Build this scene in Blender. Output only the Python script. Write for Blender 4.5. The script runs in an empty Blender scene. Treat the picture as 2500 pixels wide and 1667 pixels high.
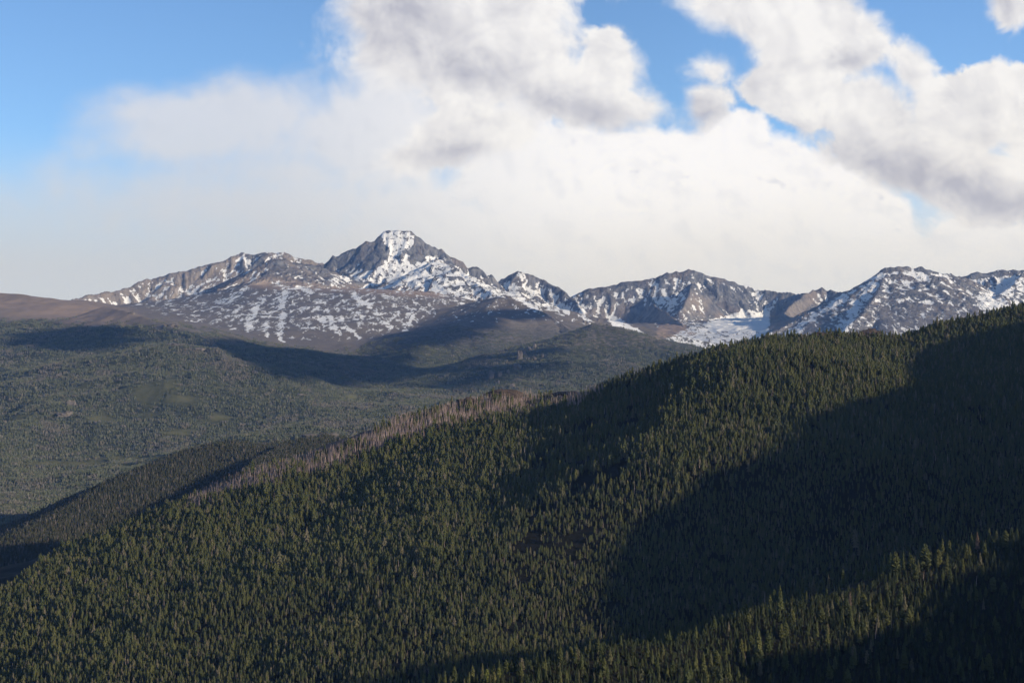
import bpy, bmesh, math, random
import numpy as np
from mathutils import Vector

rng = np.random.default_rng(7)
random.seed(7)
scene = bpy.context.scene
COL = scene.collection
W, H, F = 2500.0, 1667.0, 4200.0          # size and focal length of the photograph in its own pixels
PITCH = math.atan((942 - 833.5) / F)       # the horizon lies at row 942
CP, SP = math.cos(PITCH), math.sin(PITCH)

# ------------------------------------------------------------------ camera
cam = bpy.data.cameras.new('camera')
cam.sensor_width = 36.0
cam.lens = 36.0 * F / W
cam.clip_start, cam.clip_end = 0.5, 60000
cam_ob = bpy.data.objects.new('camera', cam)
cam_ob.rotation_euler = (math.pi / 2 + PITCH, 0, 0)
COL.objects.link(cam_ob)
scene.camera = cam_ob

# ------------------------------------------------------------------ exposure and renderer
scene.view_settings.view_transform = 'Standard'
scene.view_settings.look = 'None'
scene.view_settings.exposure = 0.0
scene.view_settings.gamma = 1.0
scene.view_settings.use_curve_mapping = False
scene.render.engine = 'CYCLES'
cy = scene.cycles
cy.max_bounces = 3; cy.diffuse_bounces = 1; cy.glossy_bounces = 1
cy.transparent_max_bounces = 4; cy.volume_bounces = 0
cy.use_adaptive_sampling = True; cy.adaptive_threshold = 0.015
cy.use_denoising = True
cy.use_fast_gi = False
cy.caustics_reflective = False; cy.caustics_refractive = False
cy.sample_clamp_indirect = 4.0

# ------------------------------------------------------------------ sun
SUN_AZ = math.radians(120.0)   # clockwise from the viewing direction (+Y): behind the right shoulder
SUN_EL = math.radians(15.0)
SUN = Vector((math.sin(SUN_AZ) * math.cos(SUN_EL), math.cos(SUN_AZ) * math.cos(SUN_EL), math.sin(SUN_EL)))
sl = bpy.data.lights.new('sun', 'SUN')
sl.energy = 4.7; sl.angle = math.radians(0.7); sl.color = (1.0, 0.89, 0.74)
so = bpy.data.objects.new('sun', sl)
so.rotation_euler = SUN.to_track_quat('Z', 'Y').to_euler()
COL.objects.link(so)

def ray(px, py):
    u = (px - W / 2) / F; v = (H / 2 - py) / F
    return u, CP - v * SP, SP + v * CP

def at(px, py, D):
    x, y, z = ray(px, py)
    return (x / y * D, D, z / y * D)

def project(X, Y, Z):
    yc = Y * CP + Z * SP; zc = -Y * SP + Z * CP
    yc = np.maximum(yc, 1e-3)
    return W / 2 + F * X / yc, H / 2 - F * zc / yc

# ------------------------------------------------------------------ node helpers
class NT:
    def __init__(s, tree): s.t = tree; s.n = tree.nodes; s.l = tree.links
    def new(s, typ, **kw):
        n = s.n.new(typ)
        for k, v in kw.items(): setattr(n, k, v)
        return n
    def put(s, sock, v):
        if isinstance(v, bpy.types.NodeSocket): s.l.new(v, sock)
        elif v is not None: sock.default_value = v
    def math(s, op, a, b=None, c=None, clamp=False):
        n = s.new('ShaderNodeMath', operation=op, use_clamp=clamp)
        s.put(n.inputs[0], a)
        if b is not None: s.put(n.inputs[1], b)
        if c is not None: s.put(n.inputs[2], c)
        return n.outputs[0]
    def vmath(s, op, a, b=None, scale=None):
        n = s.new('ShaderNodeVectorMath', operation=op)
        s.put(n.inputs[0], a)
        if b is not None: s.put(n.inputs[1], b)
        if scale is not None: s.put(n.inputs['Scale'], scale)
        return n.outputs['Value'] if op in ('LENGTH', 'DOT_PRODUCT', 'DISTANCE') else n.outputs[0]
    def mix(s, f, a, b):
        n = s.new('ShaderNodeMix', data_type='RGBA')
        s.put(n.inputs[0], f); s.put(n.inputs[6], a); s.put(n.inputs[7], b)
        return n.outputs[2]
    def smooth(s, v, a, b, x=0.0, y=1.0):
        n = s.new('ShaderNodeMapRange', interpolation_type='SMOOTHSTEP')
        for i, q in enumerate((v, a, b, x, y)): s.put(n.inputs[i], q)
        return n.outputs[0]
    def noise(s, vec, scale, detail=4, rough=0.5, dist=0.0, color=False, lac=2.0):
        n = s.new('ShaderNodeTexNoise')
        s.put(n.inputs['Vector'], vec); n.inputs['Scale'].default_value = scale
        n.inputs['Detail'].default_value = detail; n.inputs['Roughness'].default_value = rough
        n.inputs['Distortion'].default_value = dist; n.inputs['Lacunarity'].default_value = lac
        return n.outputs['Color'] if color else n.outputs[0]
    def mapping(s, vec, loc=(0, 0, 0), rot=(0, 0, 0), scale=(1, 1, 1), typ='POINT'):
        n = s.new('ShaderNodeMapping', vector_type=typ)
        s.put(n.inputs[0], vec); n.inputs[1].default_value = loc; n.inputs[2].default_value = rot
        n.inputs[3].default_value = scale
        return n.outputs[0]

def rgb(r, g, b): return (r, g, b, 1.0)

# ------------------------------------------------------------------ sky: daylight sky with layered clouds
def sky_pos(px, py):
    """photograph position -> (azimuth, elevation) in units of about 100 pixels"""
    x, y, z = ray(px, py)
    return math.atan2(x, y) * 42.0, math.atan2(z, math.hypot(x, y)) * 42.0

def blob_group(name, blobs, warp, base):
    """largest of many soft ellipses (px, py, rx, ry, angle, height) over a warped sky position"""
    g = bpy.data.node_groups.new(name, 'ShaderNodeTree')
    g.interface.new_socket('Vector', in_out='INPUT', socket_type='NodeSocketVector')
    g.interface.new_socket('Value', in_out='OUTPUT', socket_type='NodeSocketFloat')
    t = NT(g)
    gi = t.new('NodeGroupInput'); go = t.new('NodeGroupOutput')
    p = gi.outputs[0]
    w = t.vmath('SUBTRACT', t.noise(p, 0.8, 8, 0.60, color=True), (0.5, 0.5, 0.5))
    pw = t.vmath('ADD', p, t.vmath('SCALE', w, scale=warp))
    pw = t.vmath('MULTIPLY', pw, (1, 1, 0))
    acc = None
    for (px, py, rx, ry, ang, hgt) in blobs:
        a, e = sky_pos(px, py)
        m = t.mapping(pw, (a, e, 0), (0, 0, math.radians(ang)), (rx / 100, ry / 100, 1), 'TEXTURE')
        L = t.vmath('LENGTH', m)
        v = t.math('MULTIPLY_ADD', L, -hgt, hgt)
        acc = v if acc is None else t.math('SMOOTH_MAX', acc, v, 0.22)
    acc = t.math('MAXIMUM', acc, base)
    t.l.new(acc, go.inputs[0])
    return g

world = bpy.data.worlds.new('World'); scene.world = world
world.use_nodes = True
world.cycles.sampling_method = 'MANUAL'; world.cycles.sample_map_resolution = 256
wt = NT(world.node_tree); wt.n.clear()
tc = wt.new('ShaderNodeTexCoord')
sep = wt.new('ShaderNodeSeparateXYZ'); wt.l.new(tc.outputs['Generated'], sep.inputs[0])
az = wt.math('MULTIPLY', wt.math('ARCTAN2', sep.outputs[0], sep.outputs[1]), 42.0)
el = wt.math('MULTIPLY', wt.math('ARCSINE', sep.outputs[2]), 42.0)
cmb = wt.new('ShaderNodeCombineXYZ'); wt.l.new(az, cmb.inputs[0]); wt.l.new(el, cmb.inputs[1])
P = cmb.outputs[0]
sky = wt.new('ShaderNodeTexSky', sky_type='NISHITA')
sky.sun_disc = False; sky.sun_elevation = SUN_EL; sky.sun_rotation = SUN_AZ
sky.altitude = 3000; sky.air_density = 1.0; sky.dust_density = 0.3; sky.ozone_density = 1.5
SKY_K = 0.10
blue = wt.vmath('SCALE', sky.outputs[0], scale=SKY_K)
blue = wt.vmath('MULTIPLY', blue, (1.10, 1.36, 1.68))
blue = wt.vmath('SCALE', blue, scale=wt.math('MULTIPLY', wt.smooth(az, 0.0, 11.0, 1.0, 1.28), wt.smooth(el, 11.0, 20.0, 1.0, 0.62)))

NEAR = [  # the grey-based cumulus in front: x, y, rx, ry, angle, weight
 (1010, 60, 230, 190, 0, 1.0), (1200, 40, 230, 210, 0, 1.1), (1290, 150, 190, 140, -20, 1.0), (1470, 160, 110, 100, -30, 0.9),
 (1150, 190, 210, 110, -10, 0.9), (1420, 240, 200, 80, -14, 0.9), (1560, 260, 110, 60, -15, 0.7),
 (1120, 330, 150, 85, 10, 0.9), (1020, 380, 130, 45, 5, 0.5), (1230, 300, 90, 80, 0, 0.6),
 (1720, 260, 75, 75, 50, 0.55), (1745, 170, 60, 50, 0, 0.35),
 (1800, 20, 180, 90, -25, 0.9), (1950, 60, 190, 150, -20, 1.0), (2040, 120, 130, 130, 0, 1.0), (2000, 230, 190, 100, -20, 1.0),
 (1880, 210, 70, 60, 0, 0.5), (2130, 280, 190, 110, -28, 1.0), (2230, 170, 60, 75, 25, 0.7), (2330, 300, 170, 130, 0, 1.0), (2440, 240, 110, 100, 0, 1.0),
 (2480, 190, 50, 45, 0, 0.8), (2250, 400, 260, 95, -16, 1.0), (2430, 450, 250, 100, -8, 1.1), (2600, 380, 200, 190, 0, 1.0),
 (2470, 20, 70, 60, 0, 0.5), (1180, -90, 500, 120, 0, 1.0), (1950, -90, 230, 120, 0, 1.0)]
SHADE = [  # where the near clouds turn their thick grey undersides
 (1010, 60, 247, 180, -25, 1.0), (940, 110, 143, 135, 0, 0.8), (1130, 170, 260, 90, -8, 0.9), (1420, 265, 312, 75, -12, 1.0), (1230, 20, 117, 67, 0, 0.5),
 (1090, 380, 208, 57, 3, 0.9), (1180, 300, 78, 105, 0, 0.45), (1720, 280, 104, 112, 50, 0.9), (1780, 60, 117, 165, 40, 0.45),
 (1850, 220, 91, 90, 0, 0.6), (2050, 150, 208, 33, 4, 0.6), (2230, 190, 65, 75, 0, 0.35), (2200, 420, 299, 105, -20, 1.0), (2400, 480, 338, 82, -8, 1.1), (1990, 350, 156, 60, -30, 0.7),
 (2310, 230, 91, 90, 0, 0.35), (2470, 20, 104, 90, 0, 0.7)]
FAR = [  # the bright bank behind
 (1330, 420, 300, 140, 0, 1.0), (1560, 430, 260, 120, 0, 1.0), (1800, 330, 90, 70, 0, 1.0), (1790, 440, 250, 130, 0, 1.0), (2000, 480, 210, 120, -20, 1.0),
 (2120, 520, 140, 80, -30, 1.0), (1250, 620, 1150, 150, 0, 0.9), (1250, 300, 110, 80, 0, 0.9), (1150, 210, 160, 70, -10, 0.8),
 (950, 200, 150, 120, 0, 0.7), (880, 330, 320, 190, 0, 0.95), (520, 300, 370, 125, 10, 1.3), (330, 275, 170, 80, 10, 0.8), (620, 350, 320, 120, 0, 0.7),
 (600, 500, 800, 150, 0, 0.8), (700, 420, 500, 110, 0, 0.7), (2440, 590, 200, 55, 0, 0.9), (2250, 620, 260, 60, 0, 0.7)]
gN = blob_group('near_clouds', NEAR, 0.55, -1.0)
gS = blob_group('cloud_undersides', SHADE, 0.8, 0.0)
DARKS = [  # thin grey scraps in front of the bright bank
 (1550, 412, 38, 22, 30, 0.8), (1685, 436, 36, 12, 0, 0.8), (1880, 445, 90, 20, -18, 0.8), (2150, 485, 60, 34, 0, 0.9), (2060, 380, 40, 40, 0, 0.5), (2180, 560, 70, 14, 4, 0.6),
 (1270, 290, 70, 50, 0, 0.6), (1390, 345, 30, 20, 0, 0.5), (820, 350, 110, 40, 0, 0.5), (470, 410, 190, 50, 0, 0.6), (900, 400, 130, 35, 0, 0.5)]
gD = blob_group('cloud_scraps', DARKS, 0.6, 0.0)
gF = blob_group('far_clouds', FAR, 0.6, -1.0)
def grp(g, v):
    n = wt.new('ShaderNodeGroup'); n.node_tree = g; wt.put(n.inputs[0], v); return n.outputs[0]
def fbm(v): # fine billow detail shared by both layers
    a = wt.noise(v, 0.80, 10, 0.60, 0.30)
    return wt.math('SUBTRACT', a, 0.5)
nz = fbm(P)
Poff = wt.vmath('ADD', P, (0.20, 0.22, 0.0))
nz2 = fbm(Poff)
# cloud cover outside the frame carries on as broken cumulus
outer = wt.math('MULTIPLY', wt.math('SUBTRACT', wt.noise(wt.mapping(P, scale=(0.09, 0.16, 1)), 1.0, 4, 0.55), 0.63), 5.0)
inx = wt.smooth(wt.math('ABSOLUTE', az), 14.0, 19.0)
iny = wt.smooth(el, 11.0, 15.0)
outm = wt.math('MAXIMUM', inx, iny)
outer = wt.math('MULTIPLY_ADD', wt.math('ADD', outer, 1.0), outm, -1.0)
dN = wt.math('MULTIPLY_ADD', nz, 1.1, wt.math('MAXIMUM', grp(gN, P), outer))
dF = wt.math('MULTIPLY_ADD', nz, 0.8, wt.math('MAXIMUM', grp(gF, P), outer))
aN = wt.smooth(dN, -0.08, wt.smooth(wt.noise(P, 0.35, 2, 0.5), 0.35, 0.65, 0.12, 0.55))
aF = wt.smooth(dF, -0.06, wt.smooth(az, -7.0, 1.0, 0.75, 0.22))
relief = wt.math('SUBTRACT', nz, nz2)        # > 0 on billows that face the sun
shade = grp(gS, P)
# pale veil low over the horizon
veil = wt.smooth(el, 2.6, 6.2, 1.0, 0.0)
veilc = wt.mix(wt.smooth(az, -9.0, 2.0), rgb(0.60, 0.645, 0.74), rgb(0.76, 0.775, 0.82))
colr = wt.mix(wt.math('MULTIPLY', veil, 0.97), blue, veilc)
# far bank: bright at its heads, greyer low down
farc = wt.mix(wt.smooth(el, 2.0, 5.2), rgb(0.76, 0.775, 0.82), rgb(0.99, 0.995, 1.05))
right = wt.smooth(az, -7.0, 3.0)
farc = wt.mix(right, wt.mix(wt.smooth(el, 2.0, 7.0), rgb(0.59, 0.63, 0.71), rgb(0.72, 0.75, 0.84)), farc)
nzf = wt.math('SUBTRACT', wt.noise(wt.mapping(P, scale=(1.0, 1.6, 1)), 2.2, 6, 0.6, 0.4), 0.5)
wisp = wt.smooth(wt.math('ADD', grp(gD, P), wt.math('MULTIPLY', nzf, 3.0)), 0.42, 1.10)
farc = wt.mix(wt.smooth(relief, -0.16, 0.02), wt.mix(0.22, farc, rgb(0.62, 0.66, 0.76)), farc)
farc = wt.mix(wt.math('MULTIPLY', wisp, 0.45), farc, rgb(0.58, 0.61, 0.71))
colr = wt.mix(wt.math('MULTIPLY', aF, wt.smooth(az, -9.0, 0.0, 0.88, 1.0)), colr, farc)
soft = wt.math('MULTIPLY', wt.math('SUBTRACT', wt.noise(wt.mapping(P, loc=(3, 1, 0)), 0.55, 5, 0.5), 0.5), 1.1)
lit = wt.math('SUBTRACT', wt.math('ADD', soft, wt.math('MULTIPLY_ADD', relief, 1.5, 0.81)), wt.math('MULTIPLY', wt.smooth(shade, -0.05, 1.05), 0.66))
thin = wt.smooth(dN, 0.0, 0.5, 0.12, 0.0)
lit = wt.math('ADD', lit, thin, clamp=True)
nearc = wt.mix(wt.math('POWER', lit, 0.9), rgb(0.50, 0.51, 0.60), rgb(0.94, 0.94, 0.965))
colr = wt.mix(aN, colr, nearc)
# below the horizon: dim ground bounce colour
colr = wt.mix(wt.smooth(el, -3.0, -0.5, 1.0, 0.0), colr, rgb(0.05, 0.055, 0.05))
bg = wt.new('ShaderNodeBackground'); wt.put(bg.inputs[0], colr); bg.inputs[1].default_value = 1.0
wo = wt.new('ShaderNodeOutputWorld'); wt.l.new(bg.outputs[0], wo.inputs[0])

# ------------------------------------------------------------------ numeric noise
def _hash(ix, iy, seed):
    h = (ix.astype(np.int64) * 374761393 + iy.astype(np.int64) * 668265263 + seed * 982451653) & 0xffffffff
    h = ((h ^ (h >> 13)) * 1274126177) & 0xffffffff
    return (h ^ (h >> 16)) & 0xffffffff
def perlin(x, y, seed=0):
    ix = np.floor(x); iy = np.floor(y); fx = x - ix; fy = y - iy
    ux = fx * fx * fx * (fx * (fx * 6 - 15) + 10); uy = fy * fy * fy * (fy * (fy * 6 - 15) + 10)
    def g(dx, dy):
        a = _hash(ix + dx, iy + dy, seed) * (2 * math.pi / 4294967296.0)
        return np.cos(a) * (fx - dx) + np.sin(a) * (fy - dy)
    a = g(0, 0); b = g(1, 0); c = g(0, 1); d = g(1, 1)
    return (a + (b - a) * ux) * (1 - uy) + (c + (d - c) * ux) * uy
def fbm2(x, y, octs=5, gain=0.5, seed=0):
    s = np.zeros_like(x); a = 1.0; f = 1.0
    for o in range(octs):
        s += a * perlin(x * f + 17.3 * o, y * f - 9.1 * o, seed + o); a *= gain; f *= 2.03
    return s
def ridged(x, y, octs=5, gain=0.5, seed=0):
    s = np.zeros_like(x); a = 1.0; f = 1.0; w = 1.0
    for o in range(octs):
        n = 1 - np.abs(perlin(x * f + 31.7 * o, y * f + 5.3 * o, seed + o)) * 2
        n = n * n * w; w = np.clip(n * 1.6, 0, 1)
        s += a * n; a *= gain; f *= 2.07
    return s

def sstep(v, a, b):
    t = np.clip((v - a) / (b - a), 0, 1); return t * t * (3 - 2 * t)

# ------------------------------------------------------------------ terrain: ridges traced in space
def tps_fit(pts):
    P_ = np.array(pts, float); X = P_[:, :2] / 1000.0; z = P_[:, 2]
    n = len(X); d = np.linalg.norm(X[:, None] - X[None], axis=2)
    K = np.where(d > 0, d * d * np.log(d + 1e-9), 0) + np.eye(n) * 0.02
    A = np.zeros((n + 3, n + 3)); A[:n, :n] = K; A[:n, n] = 1; A[:n, n + 1:] = X; A[n, :n] = 1; A[n + 1:, :n] = X.T
    sol = np.linalg.solve(A, np.concatenate([z, [0, 0, 0]]))
    def ev(x, y):
        x = x / 1000.0; y = y / 1000.0
        r = sol[n] + sol[n + 1] * x + sol[n + 2] * y
        for i in range(n):
            d2 = (x - X[i, 0]) ** 2 + (y - X[i, 1]) ** 2
            r = r + sol[i] * 0.5 * d2 * np.log(d2 + 1e-12)
        return r
    return ev

class Ridge:
    """a crest line; the ground falls away on each side: slope s1 at the crest easing to s2 over a length L"""
    def __init__(s, pts, front, back, rib=0.0, rib_len=90.0, name=0, jag=0.0, cap=None, nearest=False):
        s.p = np.array([at(*q) for q in pts]) ; s.f = front; s.b = back; s.rib = rib; s.rl = rib_len; s.name = name; s.jag = jag
        s.cap = cap; s.nearest = nearest
    def ev(s, x, y, floor=-1e9):
        out = np.full(x.shape, -1e9); arc = 0.0
        P3 = s.p
        if s.cap: # bounding reach, skip what is too far
            xm, xM = P3[:, 0].min() - s.cap, P3[:, 0].max() + s.cap; ym, yM = P3[:, 1].min() - s.cap, P3[:, 1].max() + s.cap
            m = (x > xm) & (x < xM) & (y > ym) & (y < yM)
        else: m = np.ones(x.shape, bool)
        if not m.any(): return out
        X = x[m]; Y = y[m]; o = np.full(X.shape, -1e9); AL = np.zeros(X.shape); DD = np.zeros(X.shape); best_d = np.full(X.shape, 1e18)
        (s1, Lf, s2), (r1, Lb, r2) = s.f, s.b
        for a, b in zip(P3[:-1], P3[1:]):
            dx, dy = b[0] - a[0], b[1] - a[1]; L2 = dx * dx + dy * dy; L = math.sqrt(L2)
            t = np.clip(((X - a[0]) * dx + (Y - a[1]) * dy) / L2, 0, 1)
            qx = X - (a[0] + t * dx); qy = Y - (a[1] + t * dy); d = np.sqrt(qx * qx + qy * qy)
            side = (dx * qy - dy * qx) / (L * (d + 1e-6))    # > 0 on the far side of a line traced from left to right
            k = sstep(side, -0.35, 0.35)
            s2k = s2 + (r2 - s2) * k; s1k = s1 + (r1 - s1) * k; Lk = Lf + (Lb - Lf) * k
            z = a[2] + t * (b[2] - a[2]) - (s2k * d + (s1k - s2k) * Lk * (1 - np.exp(-d / Lk)))
            up = (d < best_d) if s.nearest else (z > o)
            best_d = np.minimum(best_d, d)
            o = np.where(up, z, o); AL = np.where(up, arc + t * L, AL); DD = np.where(up, d, DD)
            arc += L
        if s.jag:
            o = o + s.jag * 1.6 * perlin(AL / 45.0, AL * 0 + s.name * 3.3, 5) * np.exp(-DD / 60.0)
        if s.rib:
            al = AL / s.rl
            rb = ridged(al + 0.25 * perlin(X / 160, Y / 160, 3), DD / (s.rl * 7.0) + s.name * 7.7, 3, 0.5, 11 + s.name) - 0.9
            o = o + s.rib * rb * np.clip(DD / 120.0, 0.0, 1) * np.clip(1.4 - DD / 1500.0, 0.25, 1)
        out[m] = o
        return out

# --- near ground: foreground ridge, the big forested hillside and the hills off to the right that shade them
L1P = [(-420, 1560, 1900), (-200, 1510, 2000), (0, 1470, 2120), (81, 1418, 2180), (136, 1372, 2220), (255, 1338, 2270), (353, 1288, 2320), (438, 1250, 2350), (498, 1228, 2380), (595, 1186, 2400),
       (723, 1152, 2440), (850, 1116, 2480), (930, 1074, 2520), (1044, 1018, 2560), (1140, 988, 2600), (1236, 966, 2640), (1370, 960, 2660), (1427, 960, 2640), (1504, 950, 2600),
       (1600, 910, 2560), (1713, 872, 2540), (1798, 850, 2540), (1883, 836, 2560), (2010, 826, 2580), (2125, 824, 2600), (2223, 832, 2620), (2308, 806, 2640), (2393, 784, 2660), (2500, 753, 2680), (2700, 700, 2700), (3000, 640, 2700)]
L0P = [(700, 1800, 860), (1000, 1722, 900), (1200, 1675, 930), (1400, 1625, 970), (1550, 1575, 1010), (1700, 1535, 1060), (1900, 1478, 1130), (2100, 1430, 1200), (2300, 1372, 1280), (2500, 1325, 1350), (2700, 1270, 1420), (3000, 1200, 1500)]
rL1 = Ridge(L1P, (0.30, 500, 0.36), (0.30, 300, 0.42), name=1)
rL0 = Ridge(L0P, (0.22, 300, 0.30), (0.34, 300, 0.36), name=2)
L2P = [(-400, 1385, 3050), (-60, 1335, 3180), (50, 1298, 3270), (120, 1265, 3400), (190, 1225, 3520), (265, 1185, 3650), (350, 1145, 3790), (440, 1106, 3920), (515, 1084, 4000), (560, 1075, 4050), (640, 1083, 4080), (705, 1074, 4080), (787, 1060, 4060), (850, 1068, 3980), (900, 1085, 3800), (980, 1110, 3600)]
rL2 = Ridge(L2P, (0.10, 300, 0.12), (0.36, 300, 0.40), name=3, nearest=True)
SH = (SUN[0], SUN[1], SUN[2])
def throw(px, py, D, t):
    a = at(px, py, D); return (a[0] + SH[0] * t, a[1] + SH[1] * t, a[2] + SH[2] * t)

floor_pts = [at(*q) for q in [(0, 1265, 4350), (0, 1100, 6650), (300, 1135, 6000), (600, 1055, 6300), (800, 1025, 6400), (1000, 985, 6500), (1200, 968, 7000), (1400, 955, 7600), (1600, 935, 8000), (925, 905, 8800), (700, 905, 8800),
    (300, 1240, 4600), (-300, 1250, 4400), (-300, 1040, 7000), (1600, 880, 9500), (2000, 880, 9500), (2500, 850, 9500), (2900, 840, 9500)]]
floor_pts += [(x, y, z) for x, y, z in [(-1500, 3200, -400), (0, 3300, -390), (1000, 3300, -250), (1000, 5000, -200), (0, 4800, -330), (1800, 6500, -100)]]
# rising tundra and the basins under the peaks
floor_pts += [at(*q) for q in [(180, 744, 12200), (400, 748, 12400), (520, 734, 12900), (700, 703, 13400), (900, 704, 13400), (1060, 714, 13300), (640, 690, 13300),
    (300, 775, 11000), (600, 790, 11300), (850, 800, 11200), (1000, 765, 12000), (600, 850, 10200), (800, 870, 10000), (900, 880, 9700), (450, 790, 11000),
    (1000, 850, 10800), (1130, 790, 12000),
    (0, 735, 11400), (-300, 735, 11400), (180, 762, 14000), (0, 765, 13500), (400, 758, 14600), (-300, 765, 13500), (-300, 800, 9500), (0, 800, 9600), (150, 800, 9800), (0, 880, 8600), (200, 900, 8300),
    (1560, 868, 11800), (1700, 835, 13200), (1900, 800, 13800), (1520, 790, 14500), (1800, 790, 14300), (1650, 810, 13900), (2200, 830, 12000), (2500, 800, 12000), (1400, 860, 11500),
    (1250, 770, 14500), (1400, 790, 15000)]]
tps = tps_fit(floor_pts)

def near_height(x, y, shade=True):
    wx = x + 12 * perlin(x / 180, y / 180, 21); wy = y + 12 * perlin(x / 180, y / 180, 22)
    base = -380 + 0 * x
    a = rL1.ev(wx, wy)
    # a shallow draw runs down the middle of the hillside, a lesser one farther left
    for (p, q, w, dep) in (((1585, 940, 2500), (1300, 1380, 2050), 120, 26), ((905, 1130, 2400), (760, 1400, 2080), 90, 10), ((2050, 850, 2500), (1750, 1150, 2200), 80, -16)):
        A = at(*p); B = at(*q); dx, dy = B[0] - A[0], B[1] - A[1]; L2 = dx * dx + dy * dy
        t = ((wx - A[0]) * dx + (wy - A[1]) * dy) / L2
        d = np.abs((wx - A[0]) * dy - (wy - A[1]) * dx) / math.sqrt(L2)
        a = a - dep * np.exp(-(d / w) ** 2) * sstep(t, -0.1, 0.25) * (1 - sstep(t, 0.9, 1.4))
    A = at(1640, 905, 2540); B = at(1450, 1400, 2050); dx, dy = B[0] - A[0], B[1] - A[1]; L2 = dx * dx + dy * dy
    t = ((wx - A[0]) * dx + (wy - A[1]) * dy) / L2
    sd = ((wx - A[0]) * -dy + (wy - A[1]) * dx) / math.sqrt(L2)      # > 0 to the right of the line as seen
    spur = np.where(sd > 190, 1 - sstep(sd, 190, 720), sstep(sd, -240, 190))
    a = a + 56 * spur * sstep(t, 0.04, 0.50) * (1 - sstep(t, 0.95, 1.35))
    b = rL0.ev(wx, wy)
    c = -1.7 - 0.37 * np.sqrt((x * 0.9) ** 2 + np.maximum(y, 0) ** 2) - 0.2 * np.maximum(-y, 0)
    c = np.where(y > -200, c, c)
    r = rR.ev(wx, wy) if shade else base
    k = 14.0
    m = np.maximum(np.maximum(a, b), np.maximum(base, r))
    z = m + k * np.log(np.exp((a - m) / k) + np.exp((b - m) / k) + np.exp((r - m) / k) * shade + np.exp((base - m) / k))
    z = z - k * 0.0
    rr = np.sqrt(x * x + y * y)
    n = 26 * fbm2(x / 420, y / 420, 3, 0.5, 31) + 7 * fbm2(x / 75, y / 75, 3, 0.5, 41)
    crest = sstep(np.abs(z - a), 0, 40)
    z = z + n * sstep(rr, 300, 900) * 0.75
    return np.maximum(z, np.where(rr < 900, c, -1e9))
# the off-frame hill to the right: its crest stands in the sun's way
def march_core(px, py, d0, d1, st):
    D = np.arange(d0, d1, st); u, yy, zz = ray(px, py); X = u / yy * D; Zr = zz / yy * D
    Zt = near_height(X, D, False); hit = np.nonzero(Zt >= Zr)[0]
    i = hit[0] if len(hit) else int(np.argmin(Zr - Zt))
    return float(X[i]), float(D[i]), float(Zt[i])
def throw_line(pts, d0, d1, lift):
    out = []
    for k_, (px_, py_, t) in enumerate(pts):
        x, y, z = march_core(px_, py_, d0, d1, 6.0); z += (0, 4, -3, 3, -4, 2)[k_ % 6]; out.append((x + SH[0] * t, y + SH[1] * t, z + lift + SH[2] * t))
    return out
RP = throw_line([(2900, 720, 740), (2480, 776, 760), (2400, 800, 770), (2275, 862, 800), (2125, 950, 830), (1945, 1062, 860), (1820, 1128, 880), (1750, 1168, 890), (1650, 1245, 900), (1520, 1365, 910), (1450, 1440, 915)], 1600, 2700, 9.0)
RP2 = throw_line([(2620, 1300, 620), (2500, 1372, 640), (2430, 1432, 650), (2290, 1500, 650), (2150, 1552, 650), (2000, 1622, 650), (1868, 1665, 650)], 880, 1400, 14.0)
class RawRidge(Ridge):
    def __init__(s, p3, front, back, name=0):
        s.p = np.array(p3); s.f = front; s.b = back; s.rib = 0; s.rl = 1; s.name = name; s.jag = 0; s.cap = None; s.nearest = False
class Union:
    def __init__(s, *r): s.r = r
    def ev(s, x, y):
        o = s.r[0].ev(x, y)
        for q in s.r[1:]: o = np.maximum(o, q.ev(x, y))
        return o
rR = Union(RawRidge(RP, (0.75, 400, 0.55), (0.75, 400, 0.55), 4), RawRidge(RP2, (0.8, 400, 0.6), (0.8, 400, 0.6), 5))

# --- far ground
FR = []   # (ridge, key)
def addr(key, pts, front, back, **kw):
    kw.setdefault('cap', 4500); FR.append((Ridge(pts, front, back, name=len(FR) + 1, **kw), key))
G = 'valley'
addr(G, [(250, 868, 8300), (300, 852, 8200), (413, 836, 8000), (490, 847, 7800), (593, 882, 7500), (689, 928, 7200), (746, 970, 7000), (800, 1005, 6750)], (0.22, 600, 0.27), (0.26, 300, 0.3), rib=10, rib_len=300)
addr(G, [(260, 935, 7400), (170, 985, 6900), (60, 1032, 6400), (-80, 1085, 5900)][::-1], (0.30, 300, 0.3), (0.30, 300, 0.3), rib=6, rib_len=200)
addr(G, [(750, 1030, 6100), (800, 1022, 6050), (870, 1030, 5900), (980, 1050, 5700)], (0.2, 300, 0.2), (0.3, 300, 0.3))
addr(G, [(620, 1068, 5500), (700, 1052, 5500), (800, 1052, 5400), (950, 1070, 5200)], (0.2, 300, 0.2), (0.3, 300, 0.3))
addr(G, [(255, 752, 10100), (321, 764, 9700), (413, 788, 9300), (440, 806, 9100), (520, 852, 8700), (600, 893, 8300), (700, 932, 7900)], (0.30, 400, 0.24), (0.22, 200, 0.2), rib=5, rib_len=150, jag=6)
addr('tundra', [(-400, 705, 11800), (0, 717, 11400), (40, 717, 11400), (90, 728, 11500), (150, 733, 11800), (200, 735, 12200)], (0.12, 800, 0.2), (0.3, 300, 0.3), rib=5, rib_len=300)
addr('half', [(1060, 800, 12300), (1100, 765, 12300), (1160, 735, 12300), (1228, 722, 12200), (1260, 736, 12000), (1320, 762, 11700), (1385, 800, 11300), (1450, 840, 11000)], (0.30, 500, 0.26), (0.5, 300, 0.5), rib=9, rib_len=170)
addr('half', [(1228, 724, 12200), (1150, 775, 11200), (1060, 830, 10300), (960, 885, 9300)], (0.25, 500, 0.22), (0.25, 500, 0.22), rib=6, rib_len=170)
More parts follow.
